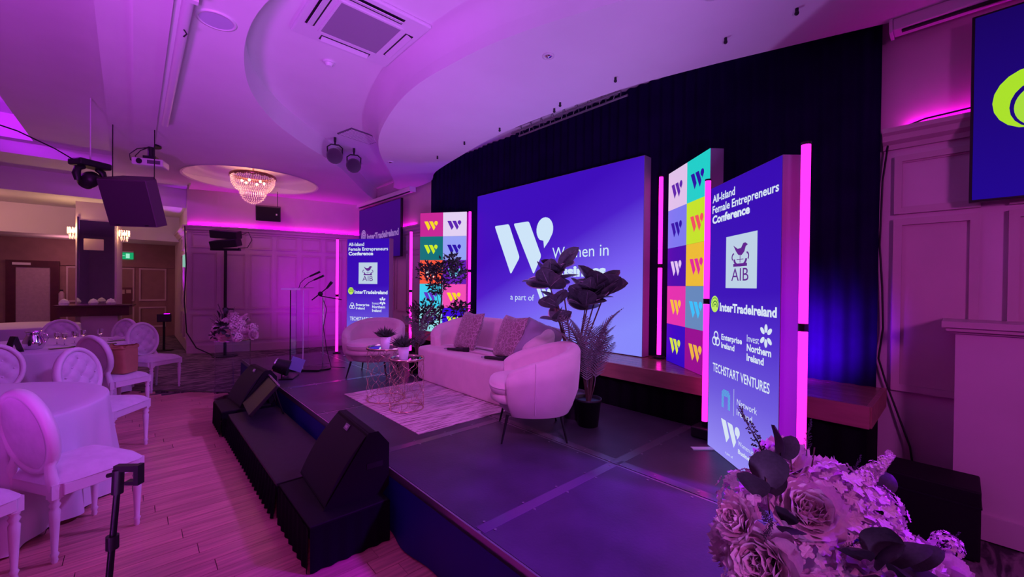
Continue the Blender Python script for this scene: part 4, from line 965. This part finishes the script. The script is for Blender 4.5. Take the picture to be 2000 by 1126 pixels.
for k in range(9): obj('brace', MB().cyl((0, k*.205, 0), (.07, k*.205+.10, .12), .006, n=6).cyl((.07, k*.205+.10, .12), (.14, k*.205+.2, 0), .006, n=6).cyl((0, k*.205, 0), (.14, k*.205+.1, 0), .006, n=6), M_ALU, tr_)
# projector
pj_ = on_ceiling('projector', 'white ceiling-mounted projector with looping cables', 'projector', .17, 8.38, 3.70, radians(-20)); pj_.scale = (.78, .78, .9)
obj('mount', MB().cyl((0, 0, -.03), (0, 0, 0), .16, n=20).cyl((0, 0, -.22), (0, 0, -.03), .05, n=12).b(-.10, .10, -.08, .08, -.26, -.20), M_BLACK, pj_)
obj('body', MB().b(-.24, .24, -.17, .17, -.38, -.26), M_WHITE, pj_, bev=.02); obj('lens', MB().cyl((-.12, -.17, -.32), (-.12, -.19, -.32), .045, n=16), M_BLACK, pj_); obj('vent_panel', MB().b(.0, .2, -.175, -.17, -.35, -.29), mat('vent_grey', (.10, .09, .12), .5), pj_)
obj('cable', MB().tube([(-.05, 0, -.05), (-.22, .02, -.08), (-.34, .03, -.18), (-.32, .02, -.28), (-.22, .0, -.30)], .009, 5).tube([(-.05, .03, -.04), (-.18, .05, -.1), (-.26, .05, -.2), (-.22, .04, -.27)], .009, 5), M_BLACK, pj_)
# moving head and hung loudspeaker
mh = on_ceiling('moving_head_light', 'large black moving-head light hanging upside down at the upper left', 'stage light', -.44, 7.75, 3.19, radians(35)); mh.scale = (.66, .66, .66)
obj('pipe_drop', MB().cyl((0, 0, -.02), (0, 0, 1.25), .012, n=8), M_WHITE, mh)
obj('base', MB().b(-.27, .27, -.17, .17, -.13, 0), M_BLACK, mh, bev=.03)
for sg in (-1, 1): obj('arm', MB().tube([(sg*.10, 0, -.14), (sg*.20, 0, -.18), (sg*.225, 0, -.30), (sg*.20, 0, -.42)], [.04, .06, .065, .05], 10), M_BLACK, mh)
obj('head', MB().lathe([(.001, -.20), (.09, -.20), (.125, -.17), (.145, -.05), (.14, .06), (.10, .13), (.001, .15)], n=24), M_BLACK, mh, loc=(0, 0, -.36), rot=(radians(62), 0, 0))
obj('cable', MB().tube([(-.26, 0, -.05), (-.6, -.1, .05), (-1.2, -.3, .14), (-2.4, -.6, .16)], .012, 5), M_BLACK, mh)
hs = thing('hung_loudspeaker', 'big dark tilted loudspeaker hanging below the left ceiling', 'speaker', (-.01, 7.60, 2.70), 0, rot=(radians(22), 0, radians(-32))); hs.scale = (.84, .84, .84)
c = MB(); c.prism([(-.33, -.17), (.33, -.17), (.40, -.02), (.22, .24), (-.22, .24), (-.36, -.02)], -.37, .37); obj('cabinet', c, mat('speaker_wood', (.10, .05, .09), .5), hs, bev=.01)
obj('grille', MB().b(-.32, .32, -.182, -.17, -.355, .355), mat('speaker_mesh_brown', (.055, .03, .055), .6, bump=.4, bscale=400), hs)
for x in (-.2, .2): obj('grille_clip', MB().b(x-.025, x+.025, -.19, -.18, -.35, -.33), M_BLACK, hs)
HV = Euler((radians(22), 0, radians(-32))).to_matrix().inverted() @ Vector((0, 0, 1))
for x in (-.25, .33): obj('hanging_chain', MB().cyl((x, .05, .36), Vector((x, .05, .36))+HV*(.84 if x < 0 else .84), .007, n=6), M_BLACKM, hs)
wsp = thing('wall_speaker', 'small dark square loudspeaker hanging on the pink upper wall', 'speaker', (2.25, 10.78, 3.20), rot=(radians(14), 0, radians(-14)))
obj('cabinet', MB().b(-.25, .25, 0, .22, -.17, .17), mat('speaker_wood', (.10, .05, .09), .5), wsp, bev=.01); obj('grille', MB().b(-.235, .235, -.01, 0, -.155, .155), M_GRILLE, wsp); obj('hanging_cable', MB().cyl((.18, .1, .16), (.18, .02, .52), .006, n=6), M_BLACKM, wsp)
obj('badge', MB().b(.15, .18, -.014, -.01, -.02, .02), M_WHITE, wsp)
# chandelier
cd = on_ceiling('chandelier', 'tiered crystal basket chandelier glowing warm in the ceiling dish', 'chandelier', 1.78, 9.85, 3.93); cd.scale = (.88, .88, .96)
obj('rod', MB().cyl((0, 0, -.16), (0, 0, .075), .02, n=10), M_GOLD, cd)
M_CRY = mat('crystal', (.95, .86, .84), .08, spec=.9, emit=(1.0, .45, .42), es=.16)
rm = MB(); rm.lathe([(.44, -.17), (.46, -.15), (.46, -.11), (.44, -.10)], n=40)
for k in range(16):
    a0 = 2*pi*k/16; rm.tube([(.465*cos(a0+2*pi/16*q/6), .465*sin(a0+2*pi/16*q/6), -.13-.05*sin(pi*q/6)) for q in range(7)], .008, 5)
obj('top_band', rm, mat('antique_brass', (.35, .16, .12), .3, metal=.8), cd)
def beads(prof, rows, seed):
    mb = MB(); R = random.Random(seed); L = []
    for i in range(rows+1):
        f = i/rows*(len(prof)-1); k = min(int(f), len(prof)-2); t = f-k; L.append((prof[k][0]*(1-t)+prof[k+1][0]*t, prof[k][1]*(1-t)+prof[k+1][1]*t))
    for r, z in L:
        n = max(6, int(2*pi*r/.045))
        for k in range(n):
            a = 2*pi*k/n; c = Vector((r*cos(a), r*sin(a), z)); q = .013
            mb.add([c+Vector((q, 0, 0)), c+Vector((0, q, 0)), c-Vector((q, 0, 0)), c-Vector((0, q, 0)), c+Vector((0, 0, q*1.3)), c-Vector((0, 0, q*1.3))], [(0, 1, 4), (1, 2, 4), (2, 3, 4), (3, 0, 4), (1, 0, 5), (2, 1, 5), (3, 2, 5), (0, 3, 5)])
    return mb
tag(obj('crystal_tier', beads([(.45, -.17), (.44, -.28), (.37, -.40), (.27, -.47)], 10, 1), M_CRY, cd), kind='stuff')
tag(obj('crystal_tier', beads([(.27, -.46), (.27, -.52), (.20, -.64), (.08, -.71), (.02, -.72)], 9, 2), M_CRY, cd), kind='stuff')
for k in range(6):
    a = 2*pi*k/6; obj('bulb', MB().ball((.22*cos(a), .22*sin(a), -.26), .025, 10, 6), M_BULB, cd)
lamp('POINT', 'chandelier_lamp', (1.78, 9.85, 3.62), 9, (1, .36, .22), .1)
# mirrored column with console, wall lamps
cl = thing('mirrored_column', 'square column faced with a tall mirror and crystal wall lamps', 'column', (-.60, 13.35, 0), radians(-8))
obj('shaft', MB().b(-.33, .33, -.30, .30, 0, 3.37), M_PAINT, cl); obj('mirror', MB().b(-.27, .27, -.315, -.30, 1.10, 2.95), M_MIRROR, cl)
for x in (-.30, .27): obj('mirror_edge', MB().b(x, x+.03, -.325, -.30, 1.10, 3.02), M_CHROME, cl)
obj('picture', MB().b(-.20, .12, -.322, -.316, 2.30, 2.55), mat('pale_print', (.55, .42, .38), .5), cl)
ct = thing('console_table', 'dark wooden half console against the mirrored column', 'console table', (-.62, 12.72, 0), radians(-8))
obj('top', MB().b(-.62, .60, -.16, .30, 1.06, 1.10), M_DWOOD, ct, bev=.008); obj('apron', MB().b(-.56, .54, -.12, .28, .86, 1.06), M_DWOOD, ct); obj('pedestal', MB().b(-.24, .34, -.02, .28, 0, .86), M_PAINT, ct)
for x, lab in ((-.48, 'folded white napkins left on the console'), (-.05, 'folded white napkin bundle in the middle of the console'), (.22, 'folded white napkin bundle at the right of the console')):
    mb = MB(); mb.lathe([(.001, 0), (.07, 0), (.085, .05), (.05, .11), (.001, .14)], n=9, smooth=False); o = cell('napkin', mb, M_CLOTH, (-.62+x, 12.68, 1.10), lab, 'napkin'); 
for sg, lab in ((-1, 'glowing crystal wall lamp left of the mirrored column'), (1, 'glowing crystal wall lamp right of the mirrored column')):
    t = thing('wall_lamp', lab, 'wall lamp', (-.60+sg*.41, 13.12-sg*.06, 2.66)); obj('bracket', MB().b(min(0, -sg*.09), max(0, -sg*.09), -.01, .01, .10, .13), M_GOLD, t)
    tag(obj('crystal_tier', beads([(.09, .12), (.09, .0)], 5, 3), M_CRY, t), kind='stuff'); tag(obj('crystal_tier', beads([(.06, -.04), (.055, -.12)], 4, 4), M_CRY, t), kind='stuff')
    obj('bulb', MB().ball((0, 0, .05), .035, 10, 6), M_BULB, t); lamp('POINT', 'wall_lamp_light', (-.60+sg*.44, 12.98, 2.72), 9, (1, .55, .25), .05)
# exit sign
ex = thing('exit_sign', 'green lit emergency exit sign with a running figure on the lobby wall', 'sign', (-.48, 15.97, 2.24))
obj('plate', MB().b(0, .44, 0, .02, 0, .19), glow('exit_green', (20, 165, 105)), ex); w = MB(); w.b(.28, .36, -.004, 0, .03, .16); w.b(.30, .34, -.005, -.004, .03, .13)
obj('door_symbol', w, glow('exit_white', (160, 235, 205)), ex); w = MB(); disc(w, .15, .145, .018, y=-.005); flat(w, [(.12, .12), (.17, .125), (.19, .09), (.165, .095), (.175, .04), (.155, .04), (.145, .075), (.11, .045), (.10, .055), (.13, .09), (.11, .10)], y=-.005)
w.b(.21, .26, -.005, -.004, .09, .105); obj('running_figure', w, glow('exit_white', (160, 235, 205)), ex); obj('lamp_hood', MB().b(0, .44, -.02, .02, .20, .225), M_WHITE, ex)
em = thing('emergency_light', 'small pale emergency light box on the wall end beside the lobby', 'light', (.86, 12.15, 2.10)); obj('box', MB().b(-.05, .02, -.12, .12, -.14, .14), glow('emergency_pale', (150, 205, 190), .8), em, bev=.01); obj('bracket', MB().b(-.02, .02, -.16, .16, .15, .17), M_WHITE, em)
# lobby door
dr_ = struct('door_1', MB().b(-2.20, -1.62, 15.93, 15.99, .06, 1.95), mat('door_panel', (.42, .30, .38), .5, noise_amt=.1)); df = MB()
for a in ((-2.36, -2.20, 0, 2.12), (-1.62, -1.46, 0, 2.12), (-2.20, -1.62, 1.95, 2.12), (-2.2, -1.62, 0, .06)): df.b(a[0], a[1], 15.90, 15.99, a[2], a[3])
obj('door_frame', df, M_DWOOD, dr_); obj('door_closer', MB().b(-2.25, -1.95, 15.86, 15.90, 2.0, 2.06), M_WHITE, dr_)
ext = thing('fire_extinguisher', 'small fire extinguisher at the lobby door frame', 'fire extinguisher', (-1.42, 15.86, .98)); obj('cylinder', MB().lathe([(.001, 0), (.05, 0), (.055, .02), (.055, .30), (.02, .36)], n=16), mat('extinguisher', (.5, .35, .42), .3), ext); obj('valve', MB().b(-.03, .03, -.01, .01, .36, .40), M_BLACK, ext)
wp = MB().b(0, .28, 0, .02, 0, .46); tag(obj('safety_notice', wp, mat('notice', (.14, .04, .06), .5), loc=(-.35, 15.975, .98)), 'dark red safety notice board on the lobby wall', 'notice')
obj('notice_print', MB().b(.04, .13, -.004, 0, .28, .40).b(.16, .26, -.004, 0, .30, .40), mat('pale_print', (.55, .42, .38), .5), bpy.data.objects['safety_notice'])
ul = thing('uplight', 'black box uplight on a thin stand throwing violet light up the corner', 'lamp', (.50, 12.62, 0)); obj('stand', MB().cyl((0, 0, .02), (0, 0, .68), .025, n=10), M_BLACKM, ul); obj('base', MB().cyl((0, 0, 0), (0, 0, .02), .18, n=20), M_BLACK, ul); obj('housing', MB().b(-.13, .13, -.10, .10, .68, .86), M_BLACK, ul, bev=.01)
obj('lens', MB().cyl((.05, 0, .86), (.05, 0, .868), .055, n=16), glow('violet_lens', (.5, .0, 1.0), 6), ul)
# cables
tag(obj('power_cable', MB().tube([(.80, 11.62, 2.86), (.83, 11.60, 2.0), (.80, 11.60, 1.2), (.84, 11.55, .5), (1.0, 11.4, .16), (1.25, 11.1, .02), (1.5, 10.9, .014)], .012, 6), M_BLACK), 'black cable running down the end of the curved wall to the lamp stand', 'cable')
tag(obj('power_cable', MB().tube([(4.40, -.15, 2.93), (4.42, .2, 2.92), (4.46, .40, 2.88), (4.47, .44, 2.5), (4.465, .45, 1.98), (4.46, .43, 1.64), (4.46, .42, 1.31), (4.46, .445, 1.06), (4.46, .40, .88), (4.46, .35, .72), (4.44, .25, .4), (4.40, .2, .02)], .007, 6), M_BLACK), 'black cable hanging down the right edge of the curtain', 'cable')
fc = thing('equipment_case', 'dark equipment case on the floor at the end of the wooden ledge', 'case', (3.70, -.10, 0)); obj('box', MB().b(0, .34, 0, .42, 0, .42), M_BOX, fc, bev=.01); obj('lid_seam', MB().b(-.004, .344, -.004, .424, .32, .33), M_BLACKM, fc)
# ------------------------------------------------------------------ plants
def big_leaf_mesh():
    mb = MB()
    def fn(u, v, k=1.0, dz=0):
        w = sin(pi*min(1, v*.97+.03))**.6*.37*k; x = (u*2-1)*w; y = v*(1.0 if k == 1 else 1.0)
        return (x, y, -.12*v*v+.30*abs(x)*(.9-.3*v)+dz)
    mb.grid(lambda u, v: fn(u, v, 1.0, -.003), 6, 9); mb.m = 1
    for sg in (0, 1):
        mb.add([fn(sg, j/9, f, .002) for j in range(10) for f in (.86, 1.0)], [(2*j, 2*j+1, 2*j+3, 2*j+2) for j in range(9)], True)
    mb.add([(-.006, 0, .004), (.006, 0, .004), (.003, .97, -.105), (-.003, .97, -.105)], [(0, 1, 2, 3)])
    return mb.mesh('leaf', [M_LEAF, M_LEAFE])
LEAF = big_leaf_mesh()
def frond_mesh(n=17, L=.75, w=.17, name='frond', up_=.25):
    mb = MB()
    def P(t): return Vector((0, L*t*(1-.12*t), L*(up_*t-.45*t*t)))
    mb.tube([P(i/10) for i in range(11)], [.005*(1-.07*i) for i in range(11)], 5)
    for i in range(n):
        t = .16+.84*i/(n-1); p = P(t); ll = w*sin(pi*min(1, .12+t*.86))**.6*(1.0 if t < .85 else .8); d = (P(min(1, t+.02))-P(t-.02)).normalized()
        for sg in (-1, 1):
            q = (Vector((sg*.85, 0, 0))+d*.62+Vector((0, 0, -.12))).normalized(); s_ = d*.0105
            mb.add([p-s_, p+s_, p+q*ll*.5+s_*.9+Vector((0, 0, .006)), p+q*ll, p+q*ll*.5-s_*.9], [(0, 1, 2, 3, 4)])
    return mb.mesh(name, M_PALM)
FROND = frond_mesh()
def place(name, me, parent, base, direction, roll=0.0, s=1.0):
    d = Vector(direction).normalized(); q = d.to_track_quat('Y', 'Z'); o = link(name, me, parent, loc=Vector(base)); o.rotation_euler = (q.to_matrix() @ Matrix.Rotation(roll, 3, 'Y')).to_euler(); o.scale = (s, s, s); return o
def pot(mb, r, h): mb.lathe([(.001, 0), (r*.78, 0), (r, h), (r*1.05, h), (r*1.05, h-.02), (r*.9, h-.02), (.001, h-.03)], n=24)
Rr = random.Random(11)
fc_ = thing('rubber_plant', 'tall rubber plant with broad pale-edged leaves behind the right armchair', 'plant', (3.02, 2.43, DZ))
p = MB(); pot(p, .11, .24); obj('pot', p, mat('grey_pot', (.12, .09, .13), .5), fc_)
heads = [((-.22, .12, 1.29), 12, .27), ((-.14, .06, 1.44), 6, .25), ((-.17, .06, 1.12), 8, .22), ((-.14, .08, .98), 5, .20), ((.06, -.12, 1.16), 11, .27), ((.12, -.18, 1.25), 9, .28), ((.04, -.10, 1.10), 7, .24), ((.17, -.22, 1.22), 6, .26)]
CV = Vector((-.70, -.70, .1))
for (hx, hy, hz), n, L in heads:
    obj('stem', MB().tube([(hx*.08, hy*.08, .2), (hx*.35, hy*.35, hz*.55), (hx, hy, hz-.05)], [.009, .008, .006], 6), M_STEM, fc_)
    for k in range(n):
        a = 2*pi*k/n+Rr.random()*.6; el = .25+.85*Rr.random()
        place('leaf', LEAF, fc_, (hx, hy, hz-.10+.05*Rr.random()), (cos(a)*cos(el), sin(a)*cos(el), sin(el)), Rr.uniform(-.9, .9), L*Rr.uniform(.8, 1.05))
pp = thing('palm_plant', 'feathery palm in a black pot behind the right armchair', 'plant', (2.94, 2.20, DZ))
p = MB(); pot(p, .112, .24); obj('pot', p, M_BLACK, pp)
for k in range(20):
    a = 2*pi*k/20+Rr.random()*.3; el = radians(Rr.uniform(62, 87)); h0 = Rr.uniform(.10, .46)
    bx, by, bz = .06*cos(a), .06*sin(a), .20+h0
    obj('stem', MB().tube([(.01*cos(a), .01*sin(a), .18), (bx, by, bz)], .005, 5), M_STEM, pp)
    place('frond', FROND, pp, (bx, by, bz), (cos(a)*cos(el), sin(a)*cos(el), sin(el)), Rr.uniform(-.7, .7), Rr.uniform(.52, .74))
def foliage(parent, c, r, n, size, m, sz=1.0, seed=0):
    R = random.Random(seed); mb = MB(); c = Vector(c)
    for i in range(n):
        d = Vector((R.gauss(0, 1), R.gauss(0, 1), R.gauss(0, 1))).normalized(); p = c+Vector((d.x, d.y, d.z*sz))*r*(R.random()**.45)
        ax = (d*.7+Vector((R.uniform(-1, 1), R.uniform(-1, 1), R.uniform(-.4, 1)))).normalized(); s = ax.cross(Vector((R.random(), R.random(), R.random()))).normalized(); L = size*R.uniform(.7, 1.25); up = ax.cross(s)*L*.08
        mb.add([p, p+ax*L*.45+s*L*.22, p+ax*L+up, p+ax*L*.45-s*L*.22, p+ax*L*.5-up], [(0, 1, 4), (1, 2, 4), (2, 3, 4), (3, 0, 4)])
    return tag(obj('foliage', mb, m, parent), kind='stuff')
tp = thing('ficus_tree', 'slender small-leaved ficus tree in front of the left tile panel', 'plant', (3.30, 5.28, DZ))
p = MB(); pot(p, .12, .24); obj('pot', p, M_BLACK, tp)
obj('trunk', MB().tube([(0, 0, .2), (.03, -.05, .6), (.05, -.08, 1.0), (.05, -.07, 1.35)], [.013, .012, .011, .008], 8), M_STEM, tp)
for i, (x, y, z, r, n) in enumerate(((.14, -.16, 1.54, .16, 150), (-.10, .06, 1.40, .17, 150), (.20, -.22, 1.38, .15, 120), (.0, -.04, 1.20, .15, 130), (-.09, .09, .78, .26, 330), (.24, -.26, .86, .17, 150), (.02, 0, 1.45, .12, 70))):
    foliage(tp, (x, y, z), r, n, .075, M_SMALL, .8, i); obj('branch', MB().tube([(.04, -.06, max(.5, z-.35)), (x*.6, y*.6, z-.12), (x, y, z)], .005, 5), M_STEM, tp)
p2_ = thing('palm_plant', 'small feathery palm between the left armchair and the sofa', 'plant', (2.86, 5.08, DZ))
p = MB(); pot(p, .10, .20); obj('pot', p, M_BLACK, p2_)
for k in range(12):
    a = 2*pi*k/12+Rr.random()*.4; el = radians(Rr.uniform(52, 84)); h0 = Rr.uniform(.05, .45)
    obj('stem', MB().tube([(0, 0, .17), (.04*cos(a)+.08, .04*sin(a)+.08, .20+h0)], .005, 5), M_STEM, p2_)
    place('frond', FROND, p2_, (.04*cos(a)+.08, .04*sin(a)+.08, .20+h0), (cos(a)*cos(el), sin(a)*cos(el), sin(el)), Rr.uniform(-.6, .6), Rr.uniform(.5, .72))
# ------------------------------------------------------------------ flower arrangements
def petal(mb, base, d, up, L, w, cup, ruf, R):
    d = d.normalized(); s = d.cross(up).normalized(); up = s.cross(d).normalized(); nu, nv = 4, 3; ph = R.random()*6
    def fn(u, v):
        x = (u*2-1); ww = w*(.35+.65*sin(pi*min(1, .12+v*.68))); return base+d*(L*v*(1-.10*x*x)+L*.07*v*sin(x*7+ph))+s*x*ww+up*(cup*L*(v*v*.9+x*x*.35*v)+ruf*L*v*v*sin(x*6+ph))
    mb.grid(fn, nu, nv)
def peony(seed):
    R = random.Random(seed); mb = MB(); Z_ = Vector((0, 0, 1))
    for lay, (n, el, L, w, cup) in enumerate(((9, 5, 1.0, .46, .22), (9, 22, .98, .48, .28), (9, 40, .92, .46, .30), (8, 57, .84, .42, .28), (6, 72, .74, .38, .22), (4, 84, .64, .34, .15))):
        for k in range(n):
            a = 2*pi*(k+.5*(lay % 2))/n+R.uniform(-.2, .2); e = radians(el+R.uniform(-8, 8)); d = Vector((cos(a)*cos(e), sin(a)*cos(e), sin(e)))
            petal(mb, Vector((0, 0, .05)), d, Vector((-cos(a)*sin(e), -sin(a)*sin(e), cos(e)))*1.0, L*R.uniform(.88, 1.08), w, cup, .09, R)
    return mb
def hydrangea(seed, n=46, q=.19):
    R = random.Random(seed); mb = MB()
    for i in range(n):
        z = 1-(i+.5)/n*1.25; r = sqrt(max(0, 1-z*z)); a = i*2.39996; c = Vector((r*cos(a), r*sin(a), z))*R.uniform(.82, 1.02); nn = (c+Vector((R.uniform(-.3, .3), R.uniform(-.3, .3), R.uniform(-.3, .3)))).normalized(); u = nn.orthogonal().normalized(); v = nn.cross(u); b = R.random()*2
        for k in range(4):
            t = b+k*pi/2; d = u*cos(t)+v*sin(t); s = nn.cross(d)
            mb.add([c, c+d*q*.5+s*q*.5+nn*.03, c+d*q*1.0+s*q*.42+nn*.06, c+d*q*1.12+nn*.02, c+d*q*1.0-s*q*.42+nn*.06, c+d*q*.5-s*q*.5+nn*.03], [(0, 1, 2, 3), (0, 3, 4, 5)], False)
    return mb
PE = [peony(i).mesh('bloom', M_PETAL) for i in range(3)]; PB = peony(9).mesh('bloom', M_PETALB); HY = [hydrangea(i).mesh('bloom', M_PETAL) for i in range(2)]
eu = MB(); eu.grid(lambda u, v: ((u*2-1)*.42*sin(pi*(.04+.92*v))**.6, v, .12*sin(pi*v)-.25*((u-.5)**2)), 6, 8); EUC = eu.mesh('leaf', M_EUC)
SPRIG = None
def sprig_mesh(seed, n=46):
    R = random.Random(seed); mb = MB(); mb.tube([(0, 0, 0), (0, .5, .03), (0, 1, -.02)], [.012, .009, .004], 5)
    for i in range(n):
        t = .12+.88*i/n; a = R.random()*2*pi; L = .13*(1.15-t); d = Vector((cos(a), .7, sin(a))).normalized(); p_ = Vector((0, t, .02)); e = p_+d*L
        mb.tube([p_, e], .003, 3, caps=False)
        for q in range(3):
            c = p_+d*L*(.5+.25*q); mb.ball(c+Vector((R.uniform(-.01, .01),)*3), .011, 5, 3)
    return mb.mesh('sprig', M_EUC)
SPRIG = sprig_mesh(4)
def arrangement(label_f, label_s, x, y, z, rz, full=True):
    s = thing('flower_stand', label_s, 'stand', (x, y, 0), rz)
    h = z-.16
    for a in ((-.15, -.14, -.15, .15), (.14, .15, -.15, .15), (-.14, .14, -.15, -.14), (-.14, .14, .14, .15)): obj('side_panel', MB().b(a[0], a[1], a[2], a[3], .012, h-.012), M_ACRYL, s)
    obj('top', MB().b(-.16, .16, -.16, .16, h-.012, h), M_ACRYL, s); obj('base', MB().b(-.16, .16, -.16, .16, 0, .012), M_ACRYL, s)
    t = thing('flower_arrangement', label_f, 'flowers', (x, y, z), rz)
    d = MB(); d.lathe([(.001, -.155), (.10, -.155), (.12, -.06), (.10, -.03), (.001, -.03)], n=20); obj('bowl', d, M_WHITE, t)
    R = random.Random(5)
    B = [(-.078, .0, .095, .078, 'P', (-.3, -.6, .6)), (-.195, -.03, -.005, .085, 'P', (-.8, -.5, .3)), (-.245, .0, .06, .055, 'P', (-.9, -.2, .6)), (.005, .03, .135, .070, 'H', (0, -.3, 1)), (.095, .02, .098, .062, 'H', (.3, -.4, .8)), (-.078, .10, .17, .070, 'P', (-.3, -.3, 1)), (.045, -.04, .035, .065, 'H', (.1, -.8, .4)), (.125, -.02, .0, .062, 'H', (.5, -.7, .4)), (.185, .0, -.045, .065, 'P', (.7, -.5, .5)), (.27, .03, -.075, .070, 'P', (.9, -.2, .5)), (.005, -.11, -.085, .090, 'B', (0, -.75, .65)), (-.12, -.09, -.075, .070, 'P', (-.4, -.9, .2)), (-.235, -.04, -.085, .070, 'H', (-.9, -.4, 0)), (.20, .12, .02, .065, 'H', (.6, .3, .7)), (.05, .13, .11, .075, 'P', (.1, .4, .9)), (-.16, .12, .07, .075, 'H', (-.6, .4, .7)), (-.05, .19, .02, .075, 'P', (-.1, .9, .5)), (.13, .19, -.02, .07, 'P', (.4, .9, .3)), (.16, -.10, -.09, .06, 'H', (.5, -.8, .1)), (-.10, -.02, .01, .07, 'H', (-.3, -.9, .3)), (.30, .02, -.01, .030, 'H', (1, 0, .6)), (-.2, .1, -.05, .07, 'P', (-.8, .5, .1)), (.02, .03, .03, .10, 'H', (0, 0, 1))]
    for i, (bx, by, bz, r, k, d_) in enumerate(B):
        me = {'P': PE[i % 3], 'B': PB, 'H': HY[i % 2]}[k]; o = link('bloom', me, t, loc=(bx, by, bz-r*.35)); o.rotation_euler = Vector(d_).normalized().to_track_quat('Z', 'Y').to_euler(); o.scale = (r*1.12,)*3
    for k in range(11):
        f = k/10; p_ = Vector((.06, .03, .12)).lerp(Vector((.178, .05, .208)), f); o = link('bloom_spike_floret', HY[k % 2], t, loc=p_); o.scale = (.030*(1-f*.62),)*3; o.rotation_euler = (k, k*1.3, 0)
    lv = [((-.22, -.02, .13), (-.45, -.3, .7), .085), ((-.19, -.02, .15), (-.2, -.2, 1), .10), ((-.17, .0, .12), (-.05, 0, 1), .085), ((-.14, .02, .20), (-.1, .1, 1), .085), ((-.12, .03, .20), (.4, .1, .9), .06),
          ((-.06, -.15, .055), (-.8, -.3, .5), .075), ((-.045, -.16, .06), (.0, -.3, 1), .085), ((-.02, -.16, .05), (.8, -.2, .6), .085), ((-.055, -.17, .035), (-.8, -.4, -.3), .075), ((.0, -.17, .03), (.9, -.3, -.1), .095), ((-.03, -.18, .02), (.1, -.5, -.9), .08), ((.05, -.16, .02), (.9, -.2, -.3), .075), ((-.05, -.16, .045), (.5, -.3, .9), .08), ((-.01, -.165, .01), (.6, -.4, -.8), .085), ((-.07, -.16, .02), (-.3, -.4, -.9), .07), ((.03, -.16, .045), (.7, -.1, .6), .07), ((-.02, -.175, .045), (-.2, -.8, .3), .07),
          ((-.20, -.12, -.07), (-.3, -.4, .7), .05), ((-.18, -.13, -.08), (.5, -.4, .6), .05), ((-.20, -.13, -.09), (-.8, -.3, .1), .05), ((-.16, -.13, -.10), (.6, -.5, -.5), .055), ((-.20, -.12, -.10), (-.5, -.4, -.7), .055), ((-.13, -.15, -.06), (.2, -.5, .8), .05), ((-.13, -.15, -.09), (-.6, -.5, .5), .05),
          ((-.15, -.06, .06), (-.6, -.5, .3), .07), ((-.17, -.05, .08), (-.3, -.5, .7), .06), ((.10, -.08, .02), (.7, -.6, .1), .05), ((.15, .05, .10), (.6, .2, .8), .06), ((.10, -.13, -.06), (.9, -.4, -.2), .07), ((.06, -.15, -.06), (.5, -.7, -.4), .07)]
    for p_, d_, s_ in lv: place('leaf', EUC, t, p_, d_, R.uniform(-.6, .6), s_*1.05)
    for p_, d_, s_ in (((-.17, .0, .16), (-.42, .05, .9), .20), ((-.20, -.05, .06), (-.5, -.4, .6), .12), ((.26, .02, -.05), (.7, .0, .6), .10), ((-.05, .05, .20), (.2, .1, 1), .10), ((.07, .05, .12), (.5, .2, .9), .09), ((-.22, -.05, .03), (-.2, -.6, .8), .10), ((-.08, -.12, .06), (-.1, -.8, .7), .07)):
        place('sprig', SPRIG, t, p_, d_, 0, s_)
    for p0, p1 in (((-.19, -.02, .08), (-.20, -.02, .17)), ((-.15, 0, .1), (-.14, .02, .22)), ((-.05, .04, .1), (-.02, .06, .22)), ((-.09, .04, .12), (-.10, .04, .22))): obj('twig', MB().tube([p0, p1], .0018, 4), M_STEM, t)
arrangement('large arrangement of pale peonies and hydrangeas in the right foreground', 'clear acrylic flower stand in the right foreground', 1.336, .205, .97, radians(-42.5))
arrangement('smaller-looking arrangement of pale flowers at the far left end of the stage', 'clear acrylic flower stand at the far left end of the stage', 1.02, 6.93, .97, radians(-42.5-38+180-150))
